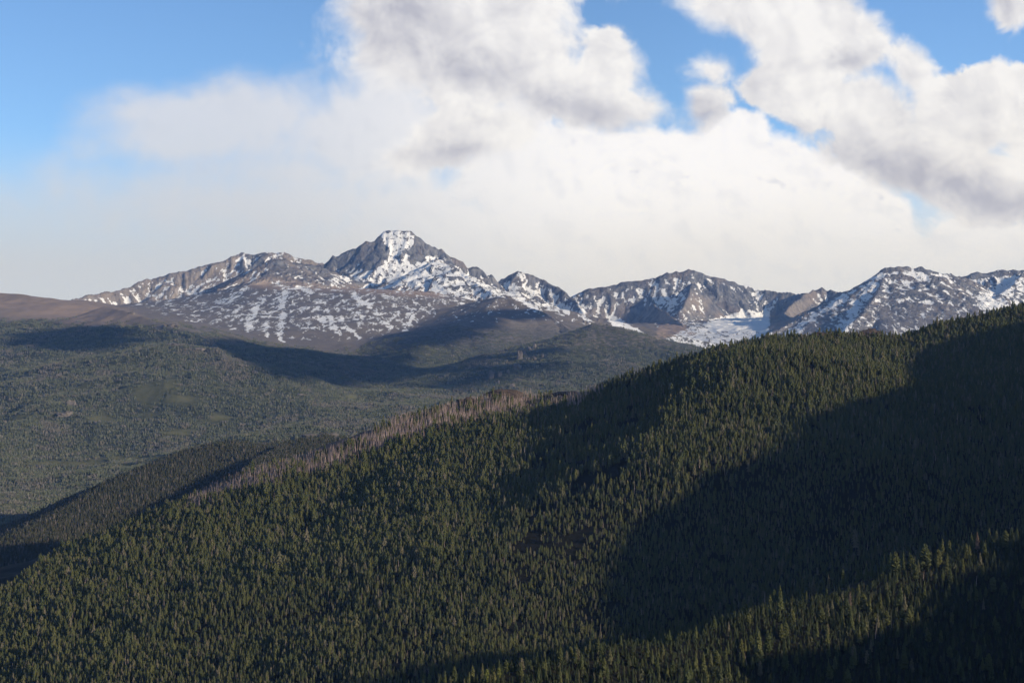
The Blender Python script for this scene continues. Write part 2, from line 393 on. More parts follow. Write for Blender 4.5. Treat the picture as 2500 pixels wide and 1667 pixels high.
addr('cone', [(1180, 952, 8300), (1200, 930, 8500), (1260, 880, 8900), (1330, 838, 9200), (1400, 803, 9350), (1455, 784, 9350), (1475, 786, 9350), (1500, 805, 9400), (1560, 842, 9500), (1640, 890, 9600)], (0.34, 300, 0.22), (0.6, 300, 0.5), rib=9, rib_len=150, jag=9)
# skyline peaks
addr('meeker', [(170, 733, 15200), (260, 712, 15600), (345, 688, 15900), (370, 681, 16000), (420, 665, 16000), (500, 645, 16100), (540, 635, 16100), (590, 617, 16200), (625, 619, 16200), (650, 613, 16200), (690, 612, 16200), (720, 625, 16200), (765, 637, 16200), (830, 650, 16200)], (0.9, 500, 0.35), (0.6, 500, 0.5), rib=42, rib_len=170, jag=5)
addr('dark', [(500, 728, 13600), (560, 692, 14000), (610, 662, 14200), (655, 634, 14400), (680, 632, 14400), (720, 640, 14500), (770, 646, 14700), (830, 668, 14800), (900, 700, 14900)], (0.62, 400, 0.35), (0.6, 400, 0.5), rib=20, rib_len=120, jag=4)
addr('dark', [(655, 672, 13700), (600, 700, 13400), (540, 724, 13200)][::-1], (0.3, 400, 0.2), (0.3, 400, 0.3), rib=6, rib_len=120)
addr('longs', [(760, 646, 15500), (800, 641, 15550), (810, 634, 15550), (814, 620, 15550), (818, 628, 15550), (840, 615, 15550), (870, 600, 15550), (885, 591, 15550), (915, 584, 15560), (924, 572, 15580), (937, 562, 15600), (970, 561, 15600), (1005, 564, 15600), (1028, 582, 15600), (1048, 598, 15600), (1078, 604, 15600),
     (1100, 625, 15600), (1130, 641, 15600), (1142, 656, 15600), (1165, 650, 15600), (1176, 656, 15600), (1184, 680, 15600), (1192, 668, 15600), (1198, 668, 15600), (1206, 686, 15600), (1225, 696, 15600)], (1.5, 260, 0.40), (1.2, 400, 0.6), rib=34, rib_len=110, jag=6)
addr('longs', [(905, 600, 15500), (925, 640, 15330), (900, 672, 15050)], (1.1, 200, 0.5), (1.2, 200, 0.5), rib=12, rib_len=100)
addr('storm', [(950, 712, 14000), (1000, 680, 14300), (1040, 648, 14500), (1065, 630, 14600), (1100, 645, 14500), (1140, 672, 14300), (1180, 700, 14000), (1232, 728, 13700)], (0.55, 400, 0.36), (0.7, 400, 0.6), rib=26, rib_len=130, jag=4)
addr('pagoda', [(1190, 700, 16400), (1212, 690, 16400), (1225, 680, 16400), (1250, 668, 16400), (1267, 661, 16400), (1290, 664, 16400), (1320, 679, 16400), (1345, 692, 16300), (1372, 707, 16200), (1400, 728, 16000), (1425, 765, 15600), (1445, 795, 15200)], (1.0, 400, 0.5), (1.0, 400, 0.6), rib=40, rib_len=150, jag=7)
addr('chiefs', [(1390, 740, 16600), (1402, 722, 16600), (1415, 706, 16600), (1442, 698, 16600), (1480, 697, 16600), (1520, 689, 16600), (1570, 682, 16600), (1600, 676, 16600), (1622, 667, 16600), (1660, 661, 16600), (1680, 656, 16600), (1708, 662, 16600), (1760, 678, 16600), (1800, 690, 16600), (1850, 702, 16600), (1900, 713, 16500), (1945, 717, 16400), (1970, 716, 16200)], (1.15, 500, 0.5), (0.9, 400, 0.6), rib=40, rib_len=190, jag=5)
addr('chiefs', [(1592, 740, 15300), (1600, 742, 15100), (1640, 772, 14700), (1700, 815, 14200)], (1.6, 200, 0.6), (1.4, 300, 0.6), rib=20, rib_len=90, jag=5)
addr('chiefs', [(1690, 690, 16200), (1680, 720, 15900), (1665, 752, 15500)], (0.9, 200, 0.6), (1.1, 200, 0.7), rib=18, rib_len=90)
addr('spear', [(1945, 722, 15600), (1970, 716, 15500), (1990, 704, 15400), (2003, 699, 15400), (2020, 706, 15400), (2050, 713, 15300), (2100, 720, 15000)], (1.3, 300, 0.5), (1.0, 300, 0.6), rib=26, rib_len=90, jag=8)
addr('spear', [(1990, 706, 15400), (1930, 745, 14900), (1890, 785, 14300), (1860, 815, 13900)][::-1], (1.3, 150, 0.6), (0.8, 200, 0.6), rib=16, rib_len=70, jag=8)
addr('taylor', [(1850, 825, 13200), (1930, 785, 13500), (2010, 745, 13700), (2060, 720, 13800), (2098, 692, 13900), (2148, 676, 14000), (2160, 654, 14000), (2197, 648, 14000), (2257, 655, 14000), (2287, 664, 14000), (2310, 666, 14100), (2333, 675, 14200), (2350, 675, 14400)], (0.62, 500, 0.36), (1.0, 400, 0.6), rib=16, rib_len=150, jag=6)
addr('taylor', [(2160, 668, 13950), (2130, 730, 13400), (2080, 790, 12800), (2040, 830, 12400)][::-1], (0.5, 300, 0.3), (0.75, 300, 0.5), rib=12, rib_len=120)
addr('right', [(2330, 680, 14800), (2352, 674, 14800), (2378, 664, 14800), (2435, 657, 14800), (2500, 659, 14800), (2600, 650, 14800), (2900, 690, 14500)], (1.1, 350, 0.5), (1.0, 400, 0.6), rib=36, rib_len=130, jag=7)
addr('right', [(2500, 668, 14700), (2440, 720, 14000), (2380, 775, 13300)][::-1], (0.5, 300, 0.4), (0.8, 300, 0.5), rib=14, rib_len=110)

def far_height(x, y):
    D = y
    w = sstep(y, 8000, 12000)
    wx = x + (30 + 25 * w) * fbm2(x / 330, y / 330, 3, 0.5, 51); wy = y + (30 + 25 * w) * fbm2(x / 330, y / 330, 3, 0.5, 52)
    base = tps(x, y)
    zs = [base]; keys = [0]
    best = base.copy(); who = np.zeros(x.shape, int)
    l2 = rL2.ev(wx, wy); best2 = np.maximum(best, l2)
    k = 16.0
    best = best2 + k * np.log(np.exp((best - best2) / k) + np.exp((l2 - best2) / k)) - k * 0.35
    who[l2 > base] = -1
    for i, (r, key) in enumerate(FR):
        mild = r.p[:, 1].max() < 12500
        # let the crest lines sit true: warp fades near the peaks
        z = r.ev(x + (wx - x) * (0.9 if mild else 0.35), y + (wy - y) * (0.9 if mild else 0.6))
        kk = 14.0 if mild else 5.0
        m = np.maximum(best, z)
        up = z > best
        best = m + kk * np.log1p(np.exp(-np.abs(best - z) / kk)) 
        who[up] = i + 1
    rough = sstep(best, 250, 700) * w
    n1 = fbm2(x / 300, y / 300, 6, 0.52, 61)
    n2 = ridged(x / 190, y / 190, 5, 0.5, 71) - 0.9
    gen = sstep(y, 3200, 5000)
    pkz = np.isin(who, [i + 1 for i, (r, k_) in enumerate(FR) if k_ not in (G, 'tundra', 'half', 'cone')])
    best = best + sstep(y, 4600, 5600) * (1 - sstep(y, 8600, 10500)) * np.where(who == -1, 0.0, 1.0) * (46 * fbm2(x / 900, y / 1000, 3, 0.45, 65) + 14 * (ridged(x / 420, y / 520, 3, 0.5, 66) - 0.9))
    best = best + gen * (10 * n1) + np.where(pkz, 1.0, 0.15 + 0.9 * ((y > 11500) & (x > 500))) * rough * (10 * n1 + 13 * n2)
    return best, who

# ------------------------------------------------------------------ building terrain meshes
def grid_mesh(name, X, Y, Z, mask=None, attrs=None, smooth=True, uv=None):
    """a height sheet from 2-D arrays; mask picks its faces"""
    nr, nc = X.shape
    idx = np.arange(nr * nc).reshape(nr, nc)
    q = np.stack([idx[:-1, :-1], idx[:-1, 1:], idx[1:, 1:], idx[1:, :-1]], axis=-1).reshape(-1, 4)
    if mask is not None: q = q[mask.reshape(-1)]
    used, inv = np.unique(q.reshape(-1), return_inverse=True)
    co = np.stack([X.reshape(-1), Y.reshape(-1), Z.reshape(-1)], axis=1)[used]
    q = inv.reshape(-1, 4)
    me = bpy.data.meshes.new(name)
    me.vertices.add(len(co)); me.vertices.foreach_set('co', co.astype(np.float32).reshape(-1))
    me.loops.add(q.size); me.loops.foreach_set('vertex_index', q.astype(np.int32).reshape(-1))
    me.polygons.add(len(q)); me.polygons.foreach_set('loop_start', np.arange(0, q.size, 4, dtype=np.int32))
    me.polygons.foreach_set('use_smooth', np.full(len(q), smooth))
    for k, v in (attrs or {}).items():
        at_ = me.attributes.new(k, 'FLOAT', 'POINT'); at_.data.foreach_set('value', v.reshape(-1)[used].astype(np.float32))
    me.update(calc_edges=True); me.validate()
    return me

def link(name, me, kind=None, label=None, cat=None, group=None, parent=None):
    o = bpy.data.objects.new(name, me); COL.objects.link(o)
    if kind: o['kind'] = kind
    if label: o['label'] = label
    if cat: o['category'] = cat
    if group: o['group'] = group
    if parent: o.parent = parent
    return o

def bilinear(x, y, fn): return fn(x, y)

def soft_poly(px, py, pts, soft):
    """1 inside a polygon drawn on the view of the slope, easing off outside"""
    inside = np.zeros(px.shape, bool); dmin = np.full(px.shape, 1e9)
    n = len(pts)
    for i in range(n):
        x1, y1 = pts[i]; x2, y2 = pts[(i + 1) % n]
        c = ((y1 > py) != (y2 > py)) & (px < (x2 - x1) * (py - y1) / (y2 - y1 + 1e-9) + x1)
        inside ^= c
        dx, dy = x2 - x1, y2 - y1
        t = np.clip(((px - x1) * dx + (py - y1) * dy) / (dx * dx + dy * dy + 1e-9), 0, 1)
        dmin = np.minimum(dmin, np.hypot(px - x1 - t * dx, py - y1 - t * dy))
    sd = np.where(inside, dmin, -dmin)
    return np.clip(0.5 + sd / soft, 0, 1)
def stroke(px, py, pts, w):
    dmin = np.full(px.shape, 1e9)
    for (x1, y1), (x2, y2) in zip(pts[:-1], pts[1:]):
        dx, dy = x2 - x1, y2 - y1
        t = np.clip(((px - x1) * dx + (py - y1) * dy) / (dx * dx + dy * dy + 1e-9), 0, 1)
        dmin = np.minimum(dmin, np.hypot(px - x1 - t * dx, py - y1 - t * dy))
    return np.clip(1.0 - dmin / w, 0, 1)

# --- materials
def principled(name, rough=0.9, spec=0.1):
    m = bpy.data.materials.new(name); m.use_nodes = True
    t = NT(m.node_tree); b = m.node_tree.nodes['Principled BSDF']
    b.inputs['Roughness'].default_value = rough; b.inputs['Specular IOR Level'].default_value = spec
    return m, t, b
def attr(t, name):
    n = t.new('ShaderNodeAttribute'); n.attribute_name = name; return n.outputs['Fac']

def far_material():
    m, t, b = principled('alpine_ground')
    geo = t.new('ShaderNodeNewGeometry'); pos = geo.outputs['Position']
    snow, forest, rock, tint, meadow = (attr(t, k) for k in ('snow', 'forest', 'rock', 'tint', 'meadow'))
    n1 = t.noise(pos, 0.010, 8, 0.62); n2 = t.noise(pos, 0.045, 5, 0.6); n3 = t.noise(pos, 0.004, 4, 0.5)
    tundra = t.mix(n1, rgb(0.105, 0.092, 0.082), rgb(0.235, 0.205, 0.182))
    tundra = t.mix(tint, tundra, t.mix(n2, rgb(0.30, 0.215, 0.165), rgb(0.42, 0.31, 0.24)))
    # cliffs: streaked down the fall line
    stv = t.mapping(pos, scale=(1, 1, 0.22))
    ns = t.noise(stv, 0.022, 7, 0.62, 0.6)
    cliff = t.mix(t.smooth(ns, 0.30, 0.70), rgb(0.058, 0.066, 0.086), rgb(0.235, 0.235, 0.245))
    cliff = t.mix(t.smooth(n3, 0.45, 0.7, 0, 0.5), cliff, rgb(0.30, 0.23, 0.18))
    cliff = t.mix(t.math('MULTIPLY', tint, 0.8), cliff, t.mix(ns, rgb(0.20, 0.165, 0.14), rgb(0.46, 0.39, 0.33)))
    ground = t.mix(rock, tundra, cliff)
    wood = t.mix(t.smooth(n2, 0.35, 0.65), rgb(0.03, 0.037, 0.024), rgb(0.075, 0.08, 0.055))
    mead = t.mix(n2, rgb(0.11, 0.12, 0.05), rgb(0.17, 0.15, 0.08))
    wood = t.mix(meadow, wood, mead)
    fb = t.smooth(t.math('ADD', forest, t.math('MULTIPLY', t.math('SUBTRACT', n2, 0.5), 1.3)), 0.35, 0.62)
    ground = t.mix(fb, ground, wood)
    # snow: laid where drifts form, broken up by wind-combed noise
    pv = t.mapping(pos, rot=(0, 0, 0.35), scale=(1.35, 0.22, 1.4))
    sn = t.math('ADD', t.math('MULTIPLY', t.noise(pv, 0.018, 7, 0.64, 0.5), 1.0), t.math('MULTIPLY', t.noise(pos, 0.06, 4, 0.65), 0.34))
    sv = t.math('ADD', snow, t.math('SUBTRACT', sn, 0.67))
    sf = t.smooth(sv, 0.0, 0.035)
    col = t.mix(sf, ground, rgb(0.80, 0.81, 0.83))
    t.l.new(col, b.inputs['Base Color'])
    bump = t.new('ShaderNodeBump'); bump.inputs['Strength'].default_value = 1.0; bump.inputs['Distance'].default_value = 1.0
    hgt = t.math('ADD', t.math('MULTIPLY', ns, 26.0), t.math('MULTIPLY', n2, 7.0))
    hgt = t.math('MULTIPLY', hgt, t.math('MULTIPLY_ADD', rock, 0.85, 0.12))
    hgt = t.math('MULTIPLY', hgt, t.math('MULTIPLY_ADD', sf, -0.55, 1.0))
    t.l.new(hgt, bump.inputs['Height']); t.l.new(bump.outputs[0], b.inputs['Normal'])
    return m
M_FAR = far_material()

def near_material():
    m, t, b = principled('forest_floor')
    geo = t.new('ShaderNodeNewGeometry'); pos = geo.outputs['Position']
    n1 = t.noise(pos, 0.03, 6, 0.6); n2 = t.noise(pos, 0.4, 5, 0.6)
    burnt = attr(t, 'burnt')
    soil = t.mix(n1, rgb(0.008, 0.009, 0.005), rgb(0.024, 0.021, 0.014))
    soil = t.mix(t.smooth(n2, 0.5, 0.7, 0, 0.4), soil, rgb(0.035, 0.032, 0.024))
    bare = t.mix(n2, rgb(0.08, 0.055, 0.042), rgb(0.20, 0.14, 0.11))
    bf = t.smooth(t.math('ADD', burnt, t.math('SUBTRACT', n1, 0.5)), 0.3, 0.7)
    t.l.new(t.mix(bf, soil, bare), b.inputs['Base Color'])
    return m
M_NEAR = near_material()

# --- the near terrain, on rings round the viewpoint
def near_terrain():
    azs = np.concatenate([np.radians(np.linspace(-60, -19, 22)), np.radians(np.linspace(-18, 18, 420)), np.radians(np.linspace(19, 105, 80))])
    rs = np.concatenate([np.geomspace(2.0, 500, 50)[:-1], np.arange(500, 3100, 7.0)])
    A, R = np.meshgrid(azs, rs)
    X = R * np.sin(A); Y = R * np.cos(A); Z = near_height(X, Y)
    px, py = project(X, Y, Z)
    burnt = burnt_mask(px, py, Y)
    me = grid_mesh('hillside', X, Y, Z, attrs={'burnt': burnt})
    me.materials.append(M_NEAR)
    return link('hillside', me, 'structure', 'dark forested hillside rising from lower left to upper right')

def crest_row(px):   # picture row of the crest of the big hillside at a picture column
    xs = np.array([p[0] for p in L1P]); ys = np.array([p[1] for p in L1P]); return np.interp(px, xs, ys)
def burnt_mask(px, py, Y):
    c = crest_row(px); below = py - c
    w = np.interp(px, [420, 560, 640, 860, 960, 1080, 1230, 1400, 1440, 1480], [0, 8, 20, 18, 34, 50, 50, 36, 16, 0])
    on = (Y > 1900) & (Y < 3200)
    return np.where(on, np.clip(1.0 - (below - w * 0.8) / (w * 0.5 + 4), 0, 1) * (w > 2), 0.0)

# --- the far terrain
def far_terrain():
    cols = np.linspace(-0.335, 0.335, 1000)                 # x / y
    rows = [2420.0]
    while rows[-1] < 9500: rows.append(rows[-1] * 1.0052)
    while rows[-1] < 17600: rows.append(rows[-1] + 19.0)
    U, Yg = np.meshgrid(cols, np.array(rows)); X = U * Yg
    Z, who = far_height(X, Yg)
    # keep it beneath the near sheet where they overlap
    Z = Z - 0.6 * np.maximum(0, np.interp(X, rL1.p[:, 0], rL1.p[:, 1]) + 260 - Yg)
    px, py = project(X, Yg, Z)
    gy, gx = np.gradient(Z); dx = np.gradient(X, axis=1); dy = np.gradient(Yg, axis=0)
    sx = gx / dx; sy = gy / dy - sx * (np.gradient(X, axis=0) / dy)
    slope = np.hypot(sx, sy)
    keyof = np.array(['base'] + [k for r, k in FR] + ['l2'])
    key = keyof[who]
    hi = sstep(Z, 330, 620)
    # tree cover
    tl = np.interp(px, [0, 420, 620, 800, 920, 1020, 1200], [370, 320, 235, 180, 165, 190, 230]) + 60 * perlin(X / 700, Yg / 700, 81) + 45 * perlin(X / 150, Yg / 150, 82)
    forest = 1 - sstep(Z, tl - 60, tl + 80)
    forest = np.where(key == 'half', np.clip(0.85 - 0.38 * sstep(Z, 60, 300), 0.0, 1) * (1 - 0.75 * sstep(Z, 330, 520)), forest)
    forest = np.where(key == 'cone', np.clip(0.85 - 0.37 * sstep(Z, 40, 280), 0, 1), forest)
    rock = sstep(slope, 0.42, 0.75) * sstep(Yg, 9000, 12500)
    rock = np.where(np.isin(key, ['longs', 'chiefs', 'meeker', 'pagoda', 'right', 'spear']), np.maximum(rock, 0.75), rock)
    rock = np.where(np.isin(key, ['dark', 'storm', 'taylor']), np.maximum(rock, 0.45), rock)
    tint = soft_poly(px, py, [(-50, 700), (240, 728), (330, 780), (200, 800), (-50, 760)], 60) * 0.7
    tint = np.maximum(tint, 0.9 * soft_poly(px, py, [(600, 672), (650, 675), (740, 690), (1100, 712), (1080, 725), (780, 708), (600, 700)], 16))
    tint = np.maximum(tint, (key == 'meeker') * 0.75 * (1 - soft_poly(px, py, [(590, 600), (660, 600), (640, 680), (600, 690)], 20)))  # sunlit rock of the long ridge painted paler
    tint = np.maximum(tint, 0.7 * soft_poly(px, py, [(1600, 742), (1700, 815), (1600, 830), (1612, 770)], 8))  # sunlit right side of the buttress painted as paler rock
    tint = np.maximum(tint, 0.5 * soft_poly(px, py, [(1660, 720), (1740, 730), (1720, 780), (1660, 760)], 10))
    tint = np.maximum(tint, 0.6 * soft_poly(px, py, [(1880, 790), (1940, 740), (1990, 730), (1950, 780), (1890, 812)], 8))
    tint = np.where(Yg < 8000, 0, tint)
    # snow cover
    lap = (np.roll(Z, 3, 1) + np.roll(Z, -3, 1) - 2 * Z) / 12.0   # > 0 in gullies
    lap += (np.roll(Z, 3, 0) + np.roll(Z, -3, 0) - 2 * Z) / 18.0
    steep = sstep(slope, 0.9, 1.5)
    s = -0.30 + 0 * Z
    hialp = sstep(Z, 520, 760)
    bykey = {'meeker': -0.06, 'dark': -0.10, 'longs': -0.03, 'storm': 0.07, 'pagoda': 0.02, 'chiefs': -0.03, 'spear': -0.06, 'taylor': -0.06, 'right': 0.03, 'base': -0.035, 'tundra': -0.22, 'half': -0.10, 'cone': -0.3, 'valley': -0.4, 'l2': -1}
    for k_, v in bykey.items(): s = np.where(key == k_, v * 1.0, s)
    far_ = sstep(Yg, 9300, 10500)
    s = s + np.clip(lap * 0.10, -0.14, 0.16) * hialp - 0.10 * steep
    # the drifted boulder slope in front of the peaks
    s = np.where((key == 'base'), s - 0.015 + 0.03 * soft_poly(px, py, [(520, 735), (1000, 745), (1010, 790), (880, 850), (560, 800)], 60), s)
    s = np.where((px < 470) & (key == 'base'), s - 0.06 * sstep(470 - px, 0, 250), s)
    s = np.where(py > 0, s - 0.55 * (1 - sstep(Z, 330, 430)) * (px < 1500) * (1 - 0.9 * ((key == 'base') & (px > 430) & (px < 1100)) * sstep(Z, 200, 300)), s)
    def add(mask, amt):
        nonlocal s
        s = np.where(Yg > 9000, s + mask * amt, s)
    B = 0.30
    wob1 = fbm2(X / 60, Yg / 90, 4, 0.6, 201); wob2 = fbm2(X / 60, Yg / 90, 4, 0.6, 202)
    for pts, w in [([(672, 690), (700, 700), (690, 735), (688, 770), (682, 800), (684, 830)], 9), ([(640, 735), (615, 770), (605, 800), (602, 828)], 10), ([(650, 795), (650, 830), (645, 850)], 6),
                   ([(1012, 768), (998, 792), (985, 815), (966, 832)], 7), ([(966, 832), (940, 850), (922, 870)], 4), ([(865, 715), (880, 740), (905, 745)], 8), ([(720, 700), (760, 712)], 9), ([(690, 830), (700, 850)], 7),
                   ([(800, 760), (815, 790), (822, 810)], 7), ([(840, 800), (880, 822)], 7), ([(915, 775), (940, 790), (950, 800)], 7), ([(870, 760), (885, 775)], 7), ([(780, 775), (790, 792)], 8),
                   ([(950, 650), (962, 625), (985, 600), (975, 580)], 26), ([(975, 600), (1000, 580)], 16), ([(930, 660), (900, 672), (850, 680), (800, 690)], 12), ([(965, 640), (985, 655), (970, 675)], 22), ([(1050, 632), (1020, 655), (985, 680), (960, 690)], 14),
                   ([(1125, 662), (1150, 685), (1190, 705), (1222, 722)], 9), ([(1270, 668), (1278, 690)], 10), ([(1235, 700), (1280, 735), (1310, 752)], 10), ([(1325, 695), (1310, 712)], 8), ([(1345, 745), (1380, 760)], 14), ([(1402, 725), (1416, 750), (1436, 785)], 8),
                   ([(1585, 680), (1610, 705), (1630, 735), (1645, 750)], 11), ([(1500, 742), (1560, 728)], 4), ([(1660, 715), (1640, 735)], 7), ([(1820, 695), (1850, 708)], 12), ([(1830, 755), (1780, 780), (1740, 790)], 9),
                   ([(2150, 675), (2120, 705), (2090, 740), (2080, 770)], 16), ([(2080, 715), (2000, 765), (1940, 805)], 9), ([(1960, 800), (1920, 815)], 9), ([(2205, 655), (2240, 672), (2265, 684)], 8), ([(2290, 668), (2330, 676)], 9), ([(2070, 780), (2060, 800)], 20),
                   ([(560, 735), (600, 700), (640, 665), (655, 655)], 7), ([(720, 632), (762, 640)], 6), ([(595, 620), (610, 650), (600, 665)], 9), ([(655, 614), (690, 618), (650, 640)], 9), ([(470, 655), (500, 650)], 6), ([(440, 705), (480, 715), (500, 705)], 9), ([(400, 700), (420, 718)], 5),
                   ([(2450, 700), (2400, 730), (2440, 745)], 22), ([(2480, 680), (2440, 715)], 14)]:
        add(stroke(px + 12 * wob1, py + 9 * wob2, pts, w * (0.85 if pts[0][1] > 695 and pts[0][0] < 1100 else 1.1)) ** 0.8, B * 0.92)
    for pts, soft, amt in [([(1490, 772), (1560, 800), (1600, 840), (1560, 852), (1500, 815)], 14, 0.5), ([(1600, 850), (1660, 800), (1740, 785), (1870, 790), (1880, 830), (1700, 880), (1560, 870)], 24, 0.13),
                           ([(1840, 765), (1880, 760), (1870, 805), (1740, 800)], 16, 0.35), ([(922, 572), (940, 562), (1000, 562), (1018, 585), (975, 612), (958, 632), (940, 600)], 9, 0.32), ([(1062, 632), (1100, 650), (1080, 700), (1000, 700), (1010, 665)], 16, 0.08), ([(930, 690), (880, 672), (960, 620), (1040, 645), (1000, 690)], 20, 0.10)]:
        add(soft_poly(px, py, pts, soft), amt)
    # bare faces that hold no snow
    for pts, soft, amt in [([(880, 595), (935, 590), (955, 625), (905, 662), (880, 640)], 14, -0.5), ([(770, 645), (880, 600), (890, 665), (780, 668)], 12, -0.10), ([(985, 612), (1040, 600), (1060, 625), (1010, 645)], 12, -0.22),
                           ([(1610, 760), (1680, 800), (1610, 830)], 10, -0.25), ([(1500, 740), (1590, 745), (1600, 830), (1520, 790)], 16, -0.25), ([(1720, 690), (1830, 720), (1830, 750), (1720, 780)], 20, -0.2), ([(640, 640), (700, 640), (820, 680), (640, 660)], 14, -0.12),
                           ([(1880, 760), (1950, 720), (1990, 740), (1890, 810)], 12, -0.2), ([(420, 668), (540, 665), (500, 690), (430, 700)], 12, -0.15), ([(560, 675), (640, 672), (760, 690), (600, 705)], 16, -0.1)]:
        add(soft_poly(px, py, pts, soft), amt)
    icy = soft_poly(px, py, [(1490, 765), (1900, 745), (1900, 840), (1700, 885), (1500, 840)], 10)
    s = np.minimum(s, np.where(key == 'longs', 0.085, 0.10) + 0.10 * icy)
    s = s - 1.2 * (1 - far_)
    topl = np.interp(px, [520, 640, 700, 780, 860, 900], [1066, 1078, 1068, 1053, 1060, 1076])
    lb_ = np.clip(1.3 - (py - topl) / 16.0, 0, 1) * (px > 530) * (px < 900) * (key == 'l2') * (Yg > 3600)
    forest = forest * (1 - lb_); tint = np.maximum(tint, 0.8 * lb_)
    meadow = np.clip(sstep(fbm2(X / 260, Yg / 420, 3, 0.5, 91), 0.28, 0.5) * (Yg < 7200) * (px < 900) * 0.6, 0, 1)
    for (cx, cy, w, h) in [(440, 975, 60, 12), (250, 1022, 50, 10), (440, 1055, 60, 8), (540, 1020, 40, 8), (160, 1130, 120, 6), (860, 968, 20, 8), (330, 1118, 120, 6)]:
        meadow = np.maximum(meadow, np.clip(1.5 - np.hypot((px - cx) / w, (py - cy) / h) * 1.3, 0, 0.9))
    meadow = np.where(Yg < 3900, 0, meadow)
    attrs = {'snow': s, 'forest': forest, 'rock': rock, 'tint': tint, 'meadow': meadow}
    # one object per mountain
    names = {'l2': ('forested_hill', 'low forested spur with a dark left flank below the valley floor'),
             'valley': ('valley', 'broad blue green forested valley and its rounded hills'),
             'tundra': ('ridge', 'long smooth brown ridge above the treeline at the left edge'),
             'half': ('shoulder', 'brown snow flecked shoulder between the summit and the dark cone hill'),
             'cone': ('cone_hill', 'pointed dark brown hill with rock pinnacles along its left rib'),
             'meeker': ('mountain', 'long pale ridge mountain left of the highest summit'),
             'dark': ('mountain', 'dark rounded peak in front and left of the highest summit'),
             'longs': ('mountain', 'highest flat topped summit with a dark cliff and white snowfield'),
             'storm': ('mountain', 'snowy spur running down right in front of the highest summit'),
             'pagoda': ('mountain', 'pyramid peak with snow patches right of the highest summit'),
             'chiefs': ('mountain', 'broad dark domed mountain above the snow filled basin'),
             'spear': ('mountain', 'small jagged rock tower at the right end of the broad dome'),
             'taylor': ('mountain', 'flat topped brown mountain with scattered snow above the dark hillside'),
             'right': ('mountain', 'snow streaked mountain at the right edge')}
    fk = who[:-1, :-1]; kf = keyof[fk]; Yf = Yg[:-1, :-1]
    Xf = X[:-1, :-1]
    kf = np.where(kf == 'base', np.where(Yf > 9300, 'slope', 'valley'), kf)
    names['slope'] = ('boulder_slope', 'wide brown boulder slope flecked with snow drifts below the peaks')
    for k_, (nm, lb) in names.items():
        mk = kf == k_
        if not mk.any(): continue
        me = grid_mesh(nm, X, Yg, Z, mask=mk, attrs=attrs); me.materials.append(M_FAR)
        link(nm, me, 'structure', lb)
    return X, Yg, Z, forest, meadow, slope

near_ob = near_terrain()
FX, FY, FZ, FFOR, FMEAD, FSLOPE = far_terrain()

# ------------------------------------------------------------------ haze in the air
def haze():
    bm = bmesh.new(); bmesh.ops.create_cube(bm, size=1.0)
    x0, x1, y0, y1, z0, z1 = -9000, 9000, -3000, 19500, -1100, 1560
    for v in bm.verts: v.co = (x0 + (v.co.x + .5) * (x1 - x0), y0 + (v.co.y + .5) * (y1 - y0), z0 + (v.co.z + .5) * (z1 - z0))
    me = bpy.data.meshes.new('haze'); bm.to_mesh(me); bm.free()
    m = bpy.data.materials.new('air'); m.use_nodes = True; t = NT(m.node_tree); t.n.clear()
    v = t.new('ShaderNodeVolumePrincipled'); v.inputs['Color'].default_value = rgb(0.24, 0.46, 1.0); v.inputs['Absorption Color'].default_value = rgb(1, 1, 1)
    v.inputs['Density'].default_value = 1.9e-5; v.inputs['Anisotropy'].default_value = 0.1
    o = t.new('ShaderNodeOutputMaterial'); t.l.new(v.outputs[0], o.inputs['Volume'])
    me.materials.append(m)
    ob = link('haze', me, 'stuff', 'pale blue haze filling the air over the valley')
    ob.display_type = 'WIRE'
haze()

# ------------------------------------------------------------------ vegetation
def needles(name, c1, c2, c3):
    m, t, b = principled(name, 0.8, 0.08)
    oi = t.new('ShaderNodeObjectInfo'); geo = t.new('ShaderNodeNewGeometry')
    n = t.noise(geo.outputs['Position'], 0.9, 3, 0.6)
    col = t.mix(oi.outputs['Random'], c1, c2)
    col = t.mix(t.smooth(t.math('FRACT', t.math('MULTIPLY', oi.outputs['Random'], 17.31)), 0.72, 1.0), col, c3)
    col = t.mix(t.smooth(n, 0.3, 0.7, 0.0, 0.45), col, rgb(0.035, 0.045, 0.018))
    t.l.new(col, b.inputs['Base Color'])
    return m
def plain(name, a, b_, sc=1.0, rough=0.9):
    m, t, b = principled(name, rough)
    geo = t.new('ShaderNodeNewGeometry')
    t.l.new(t.mix(t.noise(geo.outputs['Position'], sc, 5, 0.6), a, b_), b.inputs['Base Color'])
    return m
M_NEEDLE = needles('pine_needles', rgb(0.058, 0.070, 0.030), rgb(0.112, 0.108, 0.040), rgb(0.150, 0.125, 0.085))
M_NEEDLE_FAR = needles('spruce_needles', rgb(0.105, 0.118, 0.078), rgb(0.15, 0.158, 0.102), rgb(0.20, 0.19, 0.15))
M_NEEDLE_MID = needles('dusky_needles', rgb(0.040, 0.044, 0.030), rgb(0.072, 0.068, 0.045), rgb(0.16, 0.13, 0.115))
M_NEEDLE_GREY = needles('dying_needles', rgb(0.15, 0.135, 0.115), rgb(0.19, 0.175, 0.15), rgb(0.23, 0.20, 0.18))
M_NEEDLE_SHADED = needles('shaded_needles', rgb(0.026, 0.034, 0.018), rgb(0.045, 0.052, 0.024), rgb(0.075, 0.07, 0.04))  # darker needle copy: shade among the tall pines put into the colour
M_YELLOW = needles('young_pine_needles', rgb(0.13, 0.14, 0.035), rgb(0.15, 0.15, 0.045), rgb(0.16, 0.14, 0.05))
M_RUST = needles('rusty_needles', rgb(0.16, 0.085, 0.05), rgb(0.19, 0.12, 0.085), rgb(0.2, 0.14, 0.1))
